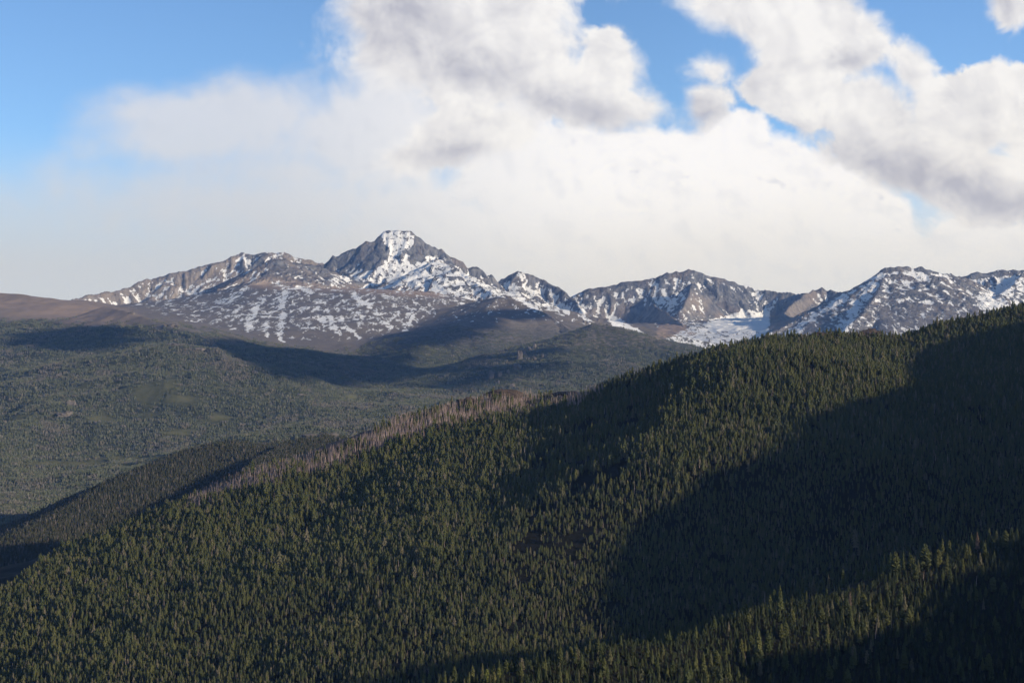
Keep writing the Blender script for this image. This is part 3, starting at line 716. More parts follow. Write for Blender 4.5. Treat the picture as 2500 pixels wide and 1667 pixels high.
M_BARK = plain('bark', rgb(0.07, 0.05, 0.04), rgb(0.16, 0.13, 0.11), 1.5)
M_DEAD = plain('weathered_wood', rgb(0.22, 0.15, 0.13), rgb(0.56, 0.44, 0.39), 0.05)
M_ROCK = plain('outcrop_rock', rgb(0.030, 0.024, 0.022), rgb(0.13, 0.098, 0.082), 0.35)
M_PALE = plain('pale_granite', rgb(0.07, 0.062, 0.056), rgb(0.24, 0.21, 0.185), 0.06)

def tube(V, Fc, p, q, r0, r1, n=5):
    p = np.array(p, float); q = np.array(q, float); d = q - p; d /= np.linalg.norm(d) + 1e-9
    a = np.cross(d, [0.3, 0.9, 0.1]); a /= np.linalg.norm(a); b = np.cross(d, a); k = len(V)
    for c, r in ((p, r0), (q, r1)):
        for i in range(n):
            w = 2 * math.pi * i / n; V.append(tuple(c + r * (math.cos(w) * a + math.sin(w) * b)))
    for i in range(n): j = (i + 1) % n; Fc.append((k + i, k + j, k + n + j, k + n + i))

def crown_profile(kind, t, rnd):   # t: 0 at the crown's foot, 1 at its tip
    if kind == 'spire': return 0.14 * (1 - t) ** 0.75 + 0.012
    if kind == 'round': return 0.17 * math.sqrt(max(0.0, 1 - (1.25 * t - 0.25) ** 2)) * (1 - 0.15 * t) + 0.01
    if kind == 'broad': return 0.24 * math.sqrt(max(0.0, 1 - (1.2 * t - 0.2) ** 2)) + 0.01
    return 0.155 * (1 - t ** 1.6) + 0.015          # 'pine'

def crown_fine(kind, seed, z0=0.18, n=120):
    """a crown of many separate drooping boughs, each a small tent of needle sprays; unit height"""
    r = random.Random(seed); V = []; Fc = []
    for i in range(n):
        t = ((i + 0.5) / n) ** 0.92; z = z0 + (0.985 - z0) * t
        a = i * 2.39996 + r.uniform(-0.5, 0.5)
        L = crown_profile(kind, t, r) * r.uniform(0.62, 1.18)
        if r.random() < 0.08 and t < 0.8: continue
        droop = r.uniform(0.05, 0.5) * L if kind in ('spire', 'pine') else r.uniform(-0.35, 0.25) * L
        c, s_ = math.cos(a), math.sin(a)
        wdt = L * r.uniform(0.34, 0.52) + 0.006; th = 0.018 + 0.10 * L + r.uniform(0, 0.012)
        base = (0, 0, z); k = len(V)
        mid = (c * L * 0.55, s_ * L * 0.55, z - droop * 0.4)
        tip = (c * L, s_ * L, z - droop)
        V += [(c * L * 0.05, s_ * L * 0.05, z + th), (mid[0] - s_ * wdt, mid[1] + c * wdt, mid[2] - th * 0.7), (mid[0] + s_ * wdt, mid[1] - c * wdt, mid[2] - th * 0.7),
              (mid[0], mid[1], mid[2] + th * r.uniform(0.7, 1.5)), tip, (c * L * 0.3, s_ * L * 0.3, z - th * 1.6)]
        Fc += [(k, k + 1, k + 3), (k, k + 3, k + 2), (k + 1, k + 4, k + 3), (k + 3, k + 4, k + 2), (k + 1, k + 5, k + 4), (k + 5, k + 2, k + 4)]
    k = len(V)   # leader
    V += [(0.012, 0, 0.95), (-0.006, 0.01, 0.95), (-0.006, -0.01, 0.95), (0, 0, 1.0)]
    Fc += [(k, k + 1, k + 3), (k + 1, k + 2, k + 3), (k + 2, k, k + 3)]
    return V, Fc

def crown_coarse(kind, seed, z0=0.2, tiers=7, k=5):
    """tiers of ragged star-shaped skirts; unit height"""
    r = random.Random(seed); V = []; Fc = []
    for j in range(tiers):
        t = j / tiers; z = z0 + (1 - z0) * t; dz = (1 - z0) / tiers * 1.75
        R = crown_profile(kind, t, r) * 1.08; b = len(V); off = r.uniform(0, 6.28); ox, oy = r.uniform(-0.02, 0.02), r.uniform(-0.02, 0.02)
        top = min(1.0, z + dz) ; V.append((ox * 0.5, oy * 0.5, top))
        for i in range(2 * k):
            a = off + math.pi * i / k; q = R * (r.uniform(0.85, 1.25) if i % 2 else r.uniform(0.45, 0.7))
            V.append((ox + q * math.cos(a), oy + q * math.sin(a), z + r.uniform(-0.02, 0.03) + (0.03 if i % 2 == 0 else 0)))
        for i in range(2 * k): Fc.append((b, b + 1 + i, b + 1 + (i + 1) % (2 * k)))
    return V, Fc

def trunk_geo(seed, top=0.9, r0=0.016):
    r = random.Random(seed); V = []; Fc = []
    bx, by = r.uniform(-0.012, 0.012), r.uniform(-0.012, 0.012)
    tube(V, Fc, (0, 0, -0.12), (bx, by, 0.45), r0 * 1.15, r0 * 0.75); tube(V, Fc, (bx, by, 0.45), (0, 0, top), r0 * 0.75, 0.003)
    return V, Fc

def mesh_of(name, parts):
    """parts: [(verts, faces, material)] -> one mesh"""
    V = []; Fc = []; mi = []; mats = []
    for v, f, m in parts:
        k = len(V); V += v; Fc += [tuple(i + k for i in q) for q in f]
        if m not in mats: mats.append(m)
        mi += [mats.index(m)] * len(f)
    me = bpy.data.meshes.new(name); me.from_pydata(V, [], Fc)
    for m in mats: me.materials.append(m)
    me.polygons.foreach_set('material_index', mi); me.update()
    return me

def snag_geo(seed, nb=9, lean=0.05):
    r = random.Random(seed); V = []; Fc = []
    lx, ly = r.uniform(-lean, lean), r.uniform(-lean, lean)
    tube(V, Fc, (0, 0, -0.1), (lx, ly, 0.55), 0.024, 0.016, 5); tube(V, Fc, (lx, ly, 0.55), (lx * 1.9, ly * 1.9, 1.0), 0.016, 0.004, 5)
    TV, TF = V, Fc; V = []; Fc = []
    for i in range(nb):
        t = r.uniform(0.3, 0.95); a = r.uniform(0, 6.28); L = r.uniform(0.04, 0.12) * (1.15 - t)
        p = (lx * t * 1.85, ly * t * 1.85, t); tube(V, Fc, p, (p[0] + L * math.cos(a), p[1] + L * math.sin(a), t + r.uniform(-0.05, 0.02)), 0.006, 0.002, 3)
    return (TV, TF), (V, Fc)

def proto_collection(name, meshes):
    c = bpy.data.collections.new(name)
    for i, me in enumerate(meshes):
        o = bpy.data.objects.new('%s_%02d' % (name, i), me); c.objects.link(o)
    return c

def scatter(name, label, coll, pts, scl, idx, kind='stuff'):
    """a countless stand of trees: points carrying size, turn and variety; geometry nodes set a tree on each"""
    n = len(pts)
    me = bpy.data.meshes.new(name); me.vertices.add(n); me.vertices.foreach_set('co', pts.astype(np.float32).reshape(-1))
    for k, dt, v in (('scl', 'FLOAT', scl), ('turn', 'FLOAT', rng.uniform(0, 6.283, n)), ('pick', 'INT', idx)):
        a = me.attributes.new(k, dt, 'POINT'); a.data.foreach_set('value', v.astype(np.float32 if dt == 'FLOAT' else np.int32))
    ob = link(name, me, kind, label)
    g = bpy.data.node_groups.new(name + '_planting', 'GeometryNodeTree')
    g.interface.new_socket('Geometry', in_out='INPUT', socket_type='NodeSocketGeometry')
    g.interface.new_socket('Geometry', in_out='OUTPUT', socket_type='NodeSocketGeometry')
    N = g.nodes; L = g.links
    gi = N.new('NodeGroupInput'); go = N.new('NodeGroupOutput'); iop = N.new('GeometryNodeInstanceOnPoints')
    ci = N.new('GeometryNodeCollectionInfo'); ci.inputs['Collection'].default_value = coll
    ci.inputs['Separate Children'].default_value = True; ci.inputs['Reset Children'].default_value = True
    def named(k, dt):
        q = N.new('GeometryNodeInputNamedAttribute'); q.data_type = dt; q.inputs['Name'].default_value = k; return q.outputs['Attribute']
    iop.inputs['Pick Instance'].default_value = True
    L.new(gi.outputs[0], iop.inputs['Points']); L.new(ci.outputs[0], iop.inputs['Instance'])
    L.new(named('pick', 'INT'), iop.inputs['Instance Index'])
    cx = N.new('ShaderNodeCombineXYZ'); L.new(named('turn', 'FLOAT'), cx.inputs[2])
    er = N.new('FunctionNodeEulerToRotation'); L.new(cx.outputs[0], er.inputs[0]); L.new(er.outputs[0], iop.inputs['Rotation'])
    L.new(named('scl', 'FLOAT'), iop.inputs['Scale'])
    L.new(iop.outputs[0], go.inputs[0])
    md = ob.modifiers.new('planting', 'NODES'); md.node_group = g
    return ob

KINDS = ['spire', 'pine', 'pine', 'round', 'spire', 'pine', 'round', 'pine']
FINE = [mesh_of('fine_tree', [crown_fine(k, 100 + i, 0.10, 90) + (M_NEEDLE_SHADED,), trunk_geo(i) + (M_BARK,)]) for i, k in enumerate(KINDS)]
COARSE = [mesh_of('coarse_tree', [crown_coarse(k, 200 + i) + (M_NEEDLE,), trunk_geo(i) + (M_BARK,)]) for i, k in enumerate(KINDS)]
SNAG = []
for i in range(6):
    a, b = snag_geo(300 + i); SNAG.append(mesh_of('snag', [a + (M_DEAD,), b + (M_DEAD,)]))
MID = [mesh_of('mid_tree', [crown_coarse(k, 400 + i, 0.2, 5, 4) + (M_NEEDLE_MID,), trunk_geo(i) + (M_BARK,)]) for i, k in enumerate(KINDS[:5])]
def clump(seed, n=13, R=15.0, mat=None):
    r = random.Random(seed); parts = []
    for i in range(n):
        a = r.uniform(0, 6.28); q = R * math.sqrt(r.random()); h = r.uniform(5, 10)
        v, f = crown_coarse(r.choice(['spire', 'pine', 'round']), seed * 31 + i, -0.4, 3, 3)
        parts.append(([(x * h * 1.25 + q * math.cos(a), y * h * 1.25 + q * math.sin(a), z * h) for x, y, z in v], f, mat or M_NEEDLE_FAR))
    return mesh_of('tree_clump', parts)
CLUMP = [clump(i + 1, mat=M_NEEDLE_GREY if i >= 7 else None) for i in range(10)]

def jitter_grid(x0, x1, y0, y1, sp):
    xs = np.arange(x0, x1, sp); ys = np.arange(y0, y1, sp); X, Y = np.meshgrid(xs, ys)
    X = X + rng.uniform(-0.48, 0.48, X.shape) * sp; Y = Y + rng.uniform(-0.48, 0.48, X.shape) * sp
    return X.reshape(-1), Y.reshape(-1)

# --- the big hillside
X, Y = jitter_grid(-900, 1050, 1560, 2900, 3.05)
Z = near_height(X, Y); px, py = project(X, Y, Z)
ok = (px > -120) & (px < 2640) & (py > crest_row(px) - 22)
# nothing grows out of sight behind the crest or down in the hidden valley
L1x = rL1.p[:, 0]; L1y = rL1.p[:, 1]
dcrest = Y - np.interp(X, L1x, L1y)
ok &= (dcrest < 150) & (py < 1780)
X, Y, Z, px, py, dcrest = (a[ok] for a in (X, Y, Z, px, py, dcrest))
bm_ = burnt_mask(px, py, Y)
gap = fbm2(X / 60, Y / 60, 3, 0.5, 121); big = fbm2(X / 170, Y / 170, 2, 0.5, 131)
band = np.abs(px - (1530 - (py - 950) * 0.45)) ; thin = (1 - sstep(band, 60, 190)) * (1 - sstep(py, 1330, 1480)) * 0.42
clr = fbm2(X / 28, Y / 48, 3, 0.55, 171)
keep = rng.random(len(X)) > (0.08 + 0.55 * sstep(gap, 0.10, 0.42) + 0.40 * sstep(clr, 0.30, 0.5) + thin)
up = 1 - sstep(py - crest_row(px), 40, 420)
hgt = (6.2 + 3.3 * up + 2.0 * big) * rng.lognormal(0, 0.27, len(X)) + 3.5 * (rng.random(len(X)) < 0.06)
hgt *= np.where((px > 600) & (px < 1100) & (py < 1420), 1.15, 1.0)
patch = fbm2(X / 35, Y / 35, 3, 0.5, 161)
dead = rng.random(len(X)) < np.clip(bm_ * 1.3 * (0.75 + 1.1 * patch), 0.0, 0.90) + 0.022
gone = dead & (rng.random(len(X)) < 0.40)
live = keep & ~dead
L1_live = (np.stack([X, Y, Z - 0.3], 1)[live], hgt[live])
dd = dead & ~gone & (keep | (bm_ > 0.2))
L1_dead = (np.stack([X, Y, Z - 0.3], 1)[dd], np.clip(hgt[dd] * 0.95 + 1.5, 6, 15), px[dd], py[dd])
scatter('pine_forest', 'dense pine forest covering the long hillside', proto_collection('hillside_tree', COARSE), L1_live[0], L1_live[1], rng.integers(0, len(COARSE), live.sum()))

# --- the forested spur beyond
X, Y = jitter_grid(-1250, 250, 2500, 4300, 5.2)
Z, _w = far_height(X[None], Y[None]); Z = Z[0]
px, py = project(X, Y, Z)
ok = (px > -100) & (px < 1150) & (py < crest_row(px) + 25) & (_w[0] == -1) & (Y > np.interp(X, rL1.p[:, 0], rL1.p[:, 1]) + 230)
X, Y, Z, px, py = (a[ok] for a in (X, Y, Z, px, py))
keep = rng.random(len(X)) > 0.10
top = np.interp(px, [520, 640, 700, 780, 860, 900], [1066, 1078, 1068, 1053, 1060, 1076])
bare = np.clip(1 - (py - top) / np.interp(px, [500, 560, 700, 880], [1, 12, 16, 22]), 0, 1) * (px > 520) * (Y > 3600)
keep &= rng.random(len(X)) > bare * 0.85
hs = rng.lognormal(0, 0.18, len(X)) * 9.5
scatter('pine_forest', 'forest on the spur between the hillside and the valley', proto_collection('spur_tree', MID), np.stack([X, Y, Z - 0.4], 1)[keep], hs[keep], rng.integers(0, len(MID), keep.sum()))

# --- the far valley
from math import floor as _fl
def sample_far(arr, x, y):
    u = x / y; nc = FX.shape[1]; cu = (u + 0.335) / 0.67 * (nc - 1)
    rows = FY[:, 0]; ri = np.interp(y, rows, np.arange(len(rows)))
    c0 = np.clip(cu.astype(int), 0, nc - 2); r0 = np.clip(ri.astype(int), 0, len(rows) - 2)
    fc = cu - c0; fr = ri - r0
    return (arr[r0, c0] * (1 - fc) + arr[r0, c0 + 1] * fc) * (1 - fr) + (arr[r0 + 1, c0] * (1 - fc) + arr[r0 + 1, c0 + 1] * fc) * fr
PX = []; 
for y0, y1, sp in ((4000, 6200, 17.0), (6200, 8200, 20.0), (8200, 10800, 25.0)):
    X, Y = jitter_grid(-0.32 * y1, 0.13 * y1, y0, y1, sp)
    ok = (np.abs(X / Y) < 0.325)
    X = X[ok]; Y = Y[ok]
    Z = sample_far(FZ, X, Y); fo = sample_far(FFOR, X, Y); md = sample_far(FMEAD, X, Y); px, py = project(X, Y, Z)
    ok = (rng.random(len(X)) < fo * 1.05 - 0.12 - md * 1.4) & (px > -40) & (py < 1330) & ((px < 1000) | (py < crest_row(px) + 5))
    gap = fbm2(X / 120, Y / 120, 3, 0.5, 141); ok &= rng.random(len(X)) > 0.35 * sstep(gap, 0.1, 0.5)
    PX.append(np.stack([X, Y, Z - 0.5], 1)[ok])
PX = np.concatenate(PX)
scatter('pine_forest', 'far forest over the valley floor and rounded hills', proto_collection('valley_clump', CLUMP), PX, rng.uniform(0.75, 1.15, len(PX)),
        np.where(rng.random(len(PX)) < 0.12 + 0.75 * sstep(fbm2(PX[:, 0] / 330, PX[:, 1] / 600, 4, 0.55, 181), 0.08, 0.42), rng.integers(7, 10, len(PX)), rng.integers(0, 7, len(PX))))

# --- rocks
def rock_geo(seed, sx, sy, sz, n=4):
    """a heap of blocky boulders: several faceted lumps sunk into each other"""
    r = random.Random(seed); bm = bmesh.new()
    for i in range(n):
        k = bmesh.ops.create_icosphere(bm, subdivisions=2, radius=1.0)['verts']
        ox, oy = r.uniform(-0.55, 0.55), r.uniform(-0.5, 0.5); q = r.uniform(0.35, 0.75); hz = r.uniform(0.5, 1.0)
        ph = [r.uniform(0, 6.28) for _ in range(6)]
        for v in k:
            c = v.co.copy(); m = max(abs(c.x), abs(c.y), abs(c.z)); c = c.lerp(c / m, 0.65)
            d = 1 + 0.16 * math.sin(3.1 * c.x + ph[0]) + 0.16 * math.sin(3.7 * c.y + ph[1]) + 0.12 * math.sin(6.3 * c.z + ph[2]) + r.uniform(-0.10, 0.10)
            v.co = ((ox + c.x * d * q) * sx, (oy + c.y * d * q) * sy, (c.z * d * hz) * sz)
    V = [tuple(v.co) for v in bm.verts]; Fc = [tuple(v.index for v in f.verts) for f in bm.faces]; bm.free()
    return V, Fc
def near_z(x, y): return float(near_height(np.array([[x]]), np.array([[y]]))[0, 0])
def march(px, py, hfun, d0, d1, st):
    D = np.arange(d0, d1, st); u, yy, zz = ray(px, py)
    X = u / yy * D; Zr = zz / yy * D; Zt = hfun(X[None], D[None])[0]
    hit = np.nonzero(Zt >= Zr)[0]
    i = hit[0] if len(hit) else int(np.argmin(Zr - Zt))
    return float(X[i]), float(D[i]), float(Zt[i])
far_h = lambda x, y: sample_far(FZ, x[0], y[0])[None]
ROCKS = [(1238, 962, 2640, 26, 12, 8, 'broad dark rock outcrop among the bleached snags on the ridge crest'), (1140, 990, 2600, 14, 10, 9, 'jagged dark rock knob standing up from the snags left of the broad crest outcrop'),
         (1092, 1008, 2580, 12, 8, 5, 'low dark rock heap lowest along the snag covered crest'), (1382, 958, 2650, 20, 9, 5, 'tawny rock ledge where the snags give way to green pines'),
         (2123, 826, 2600, 18, 10, 11, 'square dark rock knob poking above the pines on the far crest'), (2005, 830, 2580, 20, 9, 8, 'brownish crag on the flat crest left of the square rock knob'), (1722, 868, 2540, 12, 8, 7, 'small dark crag on the crest where the ridge steepens')]
for i, (px_, py_, D_, sx, sy, sz, lb) in enumerate(ROCKS):
    x, y, _z = at(px_, py_, D_); me = mesh_of('rock_outcrop', [rock_geo(i, sx, sy, sz, 6) + (M_ROCK,)])
    o = link('rock_outcrop', me, None, lb, 'rock outcrop', 'rock outcrops on the ridge crests'); o.location = (x, y, near_z(x, y) + sz * 0.5)
for i, (px_, py_, D_, sx, sy, sz, lb) in enumerate([(795, 1058, 4060, 40, 14, 9, 'pale rock slabs on the crown of the forested spur'), (655, 1083, 4080, 34, 12, 6, 'reddish rock ledge along the spur crest left of its crown'), (548, 1076, 4060, 14, 10, 8, 'little crag at the left end of the spur crest')]):
    x, y, _z = at(px_, py_, D_); me = mesh_of('rock_outcrop', [rock_geo(40 + i, sx, sy, sz, 6) + (M_PALE,)])
    zz = float(far_height(np.array([[x]]), np.array([[y]]))[0][0, 0])
    o = link('rock_outcrop', me, None, lb, 'rock outcrop', 'rock outcrops on the ridge crests'); o.location = (x, y, zz + sz * 0.3)
FARR = [(1268, 872, 18, 34), (1280, 862, 14, 24), (1292, 852, 12, 20), (1305, 842, 12, 18), (1262, 895, 22, 26), (1200, 918, 18, 30), (1220, 915, 14, 22), (1252, 938, 16, 16), (1215, 932, 12, 16), (1325, 866, 10, 14), (1306, 872, 9, 12), (1240, 905, 12, 12)]
for i, (px_, py_, w_, h_) in enumerate(FARR):
    x, y, z = march(px_, py_ + 6, far_h, 7600, 11500, 12.0); k = y / 4200
    me = mesh_of('rock_pinnacle', [rock_geo(60 + i, w_ * k * 0.42, w_ * k * 0.42, h_ * k * 0.50, 4) + (M_PALE,)])
    o = link('rock_pinnacle', me, None, 'pale granite pinnacle on the left rib of the dark cone hill', 'rock pinnacle', 'granite pinnacles along the rib of the cone hill'); o.location = (x, y, z + h_ * k * 0.12)
for i, (px_, py_, w_, h_, lb) in enumerate([(175, 985, 22, 26, 'pale granite crag on the small wooded knoll at the left'), (158, 1010, 34, 24, 'pale slab slope just below the crag on the wooded knoll'), (490, 850, 26, 12, 'rocky hump at the top right of the rounded hill'), (435, 838, 34, 7, 'low rock rim along the top of the rounded hill'),
                                        (418, 792, 34, 14, 'dark rock lump on the shaded shoulder above the rounded hill'), (320, 762, 16, 10, 'small rock point on the crest of the shaded shoulder'), (738, 962, 26, 7, 'thin pale rock ledge low on the right side of the rounded hill')]):
    x, y, z = march(px_, py_ + 4, far_h, 5500, 11500, 12.0); k = y / 4200
    me = mesh_of('rock_outcrop', [rock_geo(90 + i, w_ * k * 0.5, w_ * k * 0.5, h_ * k * 0.45, 7) + (M_PALE,)])
    o = link('rock_outcrop', me, None, lb, 'rock outcrop', 'rock outcrops on the wooded hills'); o.location = (x, y, z)

# --- dead trees on the ridge crest: the largest stand as trees of their own, the rest as one stand
p, h, dpx, dpy = L1_dead
size = h / p[:, 1]; order = np.argsort(-size); vis = [i for i in order if -10 < dpx[i] < 2510][:296]
rest = np.ones(len(p), bool); rest[vis] = False
scatter('dead_forest', 'bleached dead trunks along the burnt ridge crest', proto_collection('snag_kind', SNAG), p[rest], h[rest], rng.integers(0, 6, rest.sum()))
def dead_label(x_, h_):
    z_ = [w for q, w in [(640, 'at the lower left end of the burnt crest'), (700, 'just up from the lower crest end'), (760, 'where the wooded spur meets the crest'), (810, 'above the spur crown'), (860, 'just right of the spur crown'), (1080, 'on the crest left of the low rock heap'), (1150, 'between the two left rock outcrops'), (1240, 'beside the broad dark outcrop'),
                         (1380, 'between the broad outcrop and the tawny ledge'), (9999, 'right of the tawny rock ledge')] if x_ < q][0]
    return '%s bleached dead trunk %s' % ('tall' if h_ > 11.5 else 'short', z_)
for i in vis:
    o = bpy.data.objects.new('dead_tree', SNAG[i % 6]); COL.objects.link(o)
    o.location = p[i]; o.scale = (h[i],) * 3; o.rotation_euler = (0, 0, random.uniform(0, 6.28))
    inb = burnt_mask(np.array([dpx[i]]), np.array([dpy[i]]), np.array([2400.0]))[0] > 0.05
    if inb: o['label'] = dead_label(dpx[i], h[i])
    else:
        c_ = dpy[i] - crest_row(dpx[i]); v_ = 'high' if c_ < 90 else ('halfway up' if c_ < 300 else 'low')
        w_ = [w for q, w in [(500, 'at the left end'), (1000, 'left of the dark draw'), (1500, 'in the dark draw'), (2000, 'right of the dark draw'), (9999, 'toward the shaded right end')] if dpx[i] < q][0]
        o['label'] = 'pale dead trunk among green pines, %s on the hillside %s' % (v_, w_)
    o['group'] = o['label'].replace('trunk', 'trunks')
    o['category'] = 'dead tree'

# --- foreground ridge: every large tree on its own
FG = []      # (px of the top, py of the top, height in picture pixels, kind, label)
def zc(lst, ox, oy, k=3.136):
    for q in lst: FG.append((ox + q[0] / k, oy + q[1] / k, q[2] / k, q[3] if len(q) > 3 else None, q[4] if len(q) > 4 else None))
zc([(320, 735, 285, 'pine', 'tallest lit pine of the foreground ridge, left of its close companion'), (392, 745, 200, 'round', 'rounded pine close against the right side of the tallest foreground pine'), (525, 815, 240, 'spire', 'large isolated cone shaped pine right of the tallest pair'),
    (30, 985, 180, 'spire', 'slender bright pine left of its twin near the bottom edge'), (95, 980, 190, 'spire', 'slender bright pine right of its twin near the bottom edge'), (165, 1020, 120), (205, 900, 150), (655, 345, 100), (485, 395, 220, 'spire', 'tall narrow pine at the crest above the round bushy pine'), (440, 430, 150), (120, 500, 110), (25, 575, 80), (75, 585, 75),
    (205, 520, 70), (255, 515, 70), (580, 590, 120, 'broad', 'broad bushy pine halfway down the foreground ridge'), (525, 680, 120, 'broad'), (765, 670, 140, 'pine'), (860, 840, 120), (750, 860, 80), (930, 810, 100), (985, 800, 120), (1022, 825, 110), (925, 880, 80), (925, 470, 100), (1020, 450, 150, 'rust', 'rusty brown pine in the middle of the foreground ridge'),
    (1125, 465, 140, 'broad'), (1255, 460, 140), (1030, 595, 170, 'pine'), (1115, 620, 120), (1260, 665, 150), (1285, 590, 110), (1405, 420, 150, 'round'), (1350, 495, 70, 'round'), (1455, 390, 95, 'round'), (1590, 370, 160, 'spire', 'large cone shaped pine low in the right half of the foreground ridge'), (1365, 140, 185, 'broad', 'broad dark crowned pine beside a narrow one on the crest'),
    (1285, 160, 150, 'spire'), (1330, 145, 120), (1430, 135, 110), (1475, 140, 110), (1595, 80, 210, 'broad', 'widest open crowned pine on the foreground crest'), (1690, 160, 115), (1765, 150, 100), (1728, 45, 150, 'pine'), (1780, 55, 130, 'round'), (1885, 190, 140), (1785, 270, 140), (1730, 270, 115), (1640, 280, 95), (1935, 90, 115),
    (1950, 0, 110), (1995, -10, 150, 'rust', 'greyish pink dying pine near the right end of the foreground crest'), (2050, 80, 140), (2125, 130, 115), (2040, 225, 105), (1975, 250, 60), (2165, 200, 70), (2210, -20, 150, 'broad', 'large bright pine on the crest just left of the frame edge'), (2270, 20, 110), (1840, 360, 125), (1885, 355, 125), (1950, 380, 125), (1930, 440, 100), (2020, 420, 100), (2060, 410, 95, 'round'),
    (965, 275, 105), (855, 320, 80), (1080, 260, 90), (1145, 235, 70), (1190, 260, 80), (1235, 240, 80), (740, 360, 100, 'round'), (790, 405, 85, 'broad'), (1670, 545, 105), (1615, 560, 105), (1640, 560, 95), (1470, 600, 95), (2300, -40, 120), (2140, -20, 110), (2085, -40, 90)], 1750, 1300)
zc([(985, 560, 140), (865, 575, 120), (1205, 570, 120), (1295, 570, 115), (1380, 345, 110), (1445, 325, 130, 'pine', 'tallest pine of the bright row above the bottom edge'), (1345, 365, 95), (1405, 380, 85), (1410, 595, 95), (1455, 595, 110), (1515, 570, 115), (1575, 515, 95), (1780, 490, 95), (1910, 580, 120), (1870, 590, 105), (1975, 540, 105),
    (2125, 500, 210, 'pine', 'leftmost of the cluster of tall bright pines at the bottom'), (2190, 430, 180, 'pine'), (2250, 435, 190, 'pine'), (2305, 430, 170, 'pine'), (2085, 155, 85), (590, 570, 120, 'yellow', 'yellow green round tree at the bottom edge'), (645, 590, 100, 'yellow'), (682, 560, 95, 'yellow'), (110, 610, 80, 'yellow'), (150, 610, 80, 'yellow'), (1690, 280, 70, 'rust', 'small rusty red pine at the foot of the dark slope')], 1000, 1450)
CROWNS = {}
for k in ('spire', 'pine', 'round', 'broad'):
    CROWNS[k] = [mesh_of('crown', [crown_fine(k, 700 + i * 7 + len(k), 0.14, 130) + (M_NEEDLE,)]) for i in range(3)]
CROWNS['rust'] = [mesh_of('crown', [crown_fine('pine', 801, 0.15, 85) + (M_RUST,)])]
CROWNS['yellow'] = [mesh_of('crown', [crown_fine('broad', 811 + i, 0.10, 130) + (M_YELLOW,)]) for i in range(2)]
TRUNKS = [mesh_of('trunk', [trunk_geo(900 + i, 0.93, 0.017) + (M_BARK,)]) for i in range(4)]
taken = []
def lone_tree(x, y, z, hgt, kind, label, group):
    e = bpy.data.objects.new('pine_tree', None); COL.objects.link(e); e.empty_display_size = 1.0
    e.location = (x, y, z - 0.3); e.scale = (hgt,) * 3; e.rotation_euler = (0, 0, random.uniform(0, 6.28))
    e['label'] = label; e['category'] = 'pine tree'
    if group: e['group'] = group
    for nm, me in (('crown', random.choice(CROWNS[kind])), ('trunk', random.choice(TRUNKS))):
        o = bpy.data.objects.new(nm, me); COL.objects.link(o); o.parent = e
    taken.append((x, y))
fg_h = lambda x, y: near_height(x, y)
def where_word(px_, py_):
    c = np.interp(px_, [p_[0] for p_ in L0P], [p_[1] for p_ in L0P]); 
    band = 'on the crest' if py_ < c + 8 else ('below the crest' if py_ < c + 75 else 'low on the slope')
    zones = [(1330, 'near the yellow green trees'), (1560, 'by the bright row above the bottom edge'), (1800, 'around the cluster of tall bright pines'), (1960, 'near the tallest pair of pines'),
             (2110, 'right of the tallest pair'), (2260, 'under the broad crowned pines'), (2390, 'near the large cone shaped pine'), (9999, 'toward the dying pine at the right')]
    return band, [w for q, w in zones if px_ < q][0]
SHAPE = {'spire': 'narrow pointed', 'pine': 'tapering', 'round': 'round topped', 'broad': 'broad bushy', 'rust': 'rusty', 'yellow': 'yellow green'}
def pine_label(px_, py_, kind, hgt):
    b_, z_ = where_word(px_, py_); sz = 'tall' if hgt > 13.5 else ('small' if hgt < 9.5 else 'middling')
    return '%s %s pine %s, %s' % (sz, SHAPE[kind], b_, z_), '%s %s pines %s, %s' % (sz, SHAPE[kind], b_, z_)
n_ind = 0
for (px_, py_, hp, kind, lb) in FG:
    x, y, z = march(px_, min(py_ + hp, 1850), fg_h, 760, 1700, 3.0)
    hgt = hp * y / F * 1.02
    # the crown top must come out where it stands in the photograph
    zt = at(px_, py_, y)[2]; hgt = max(6.0, min(24.0, zt - z + 0.3)) if zt - z > 5 else max(6.0, hgt)
    k = kind or random.choice(['spire', 'pine', 'pine', 'round'])
    l_, g_ = pine_label(px_, py_ + hp, k, hgt)
    lone_tree(x, y, z, hgt, k, lb or l_, None if lb else g_)
    n_ind += 1
X, Y = jitter_grid(-250, 620, 800, 1480, 5.6)
Z = near_height(X, Y); px, py = project(X, Y, Z)
c0 = np.interp(X, rL0.p[:, 0], rL0.p[:, 1])
ok = (px > -60) & (px < 2620) & (py < 1800) & (Y - c0 < 30) & (Y - c0 > -420) & (px > 780)
tk = np.array(taken); dmin = np.full(X.shape, 1e9)
for a, b in taken: dmin = np.minimum(dmin, np.hypot(X - a, Y - b))
ok &= (dmin > 3.2)
gap = fbm2(X / 45, Y / 45, 3, 0.5, 151)
ok &= rng.random(len(X)) > 0.15 + 0.55 * sstep(gap, 0.05, 0.45)
X, Y, Z, px, py = (a[ok] for a in (X, Y, Z, px, py))
hs = 6.2 * rng.lognormal(0, 0.30, len(X)); hs = np.clip(hs, 3.2, 13)
order = np.argsort(-hs / Y); pick = [i for i in order if 0 < px[i] < 2500 and py[i] - hs[i] / Y[i] * F < 1640][:max(0, 298 - n_ind)]
rest = np.ones(len(X), bool); rest[pick] = False
for i in pick:
    k = random.choice(['spire', 'pine', 'pine', 'round', 'broad']); l_, g_ = pine_label(px[i], py[i], k, hs[i])
    lone_tree(X[i], Y[i], Z[i], hs[i], k, l_, g_)
scatter('pine_forest', 'smaller pines filling in the foreground ridge', proto_collection('ridge_tree', FINE), np.stack([X, Y, Z - 0.3], 1)[rest], hs[rest], rng.integers(0, len(FINE), rest.sum()))
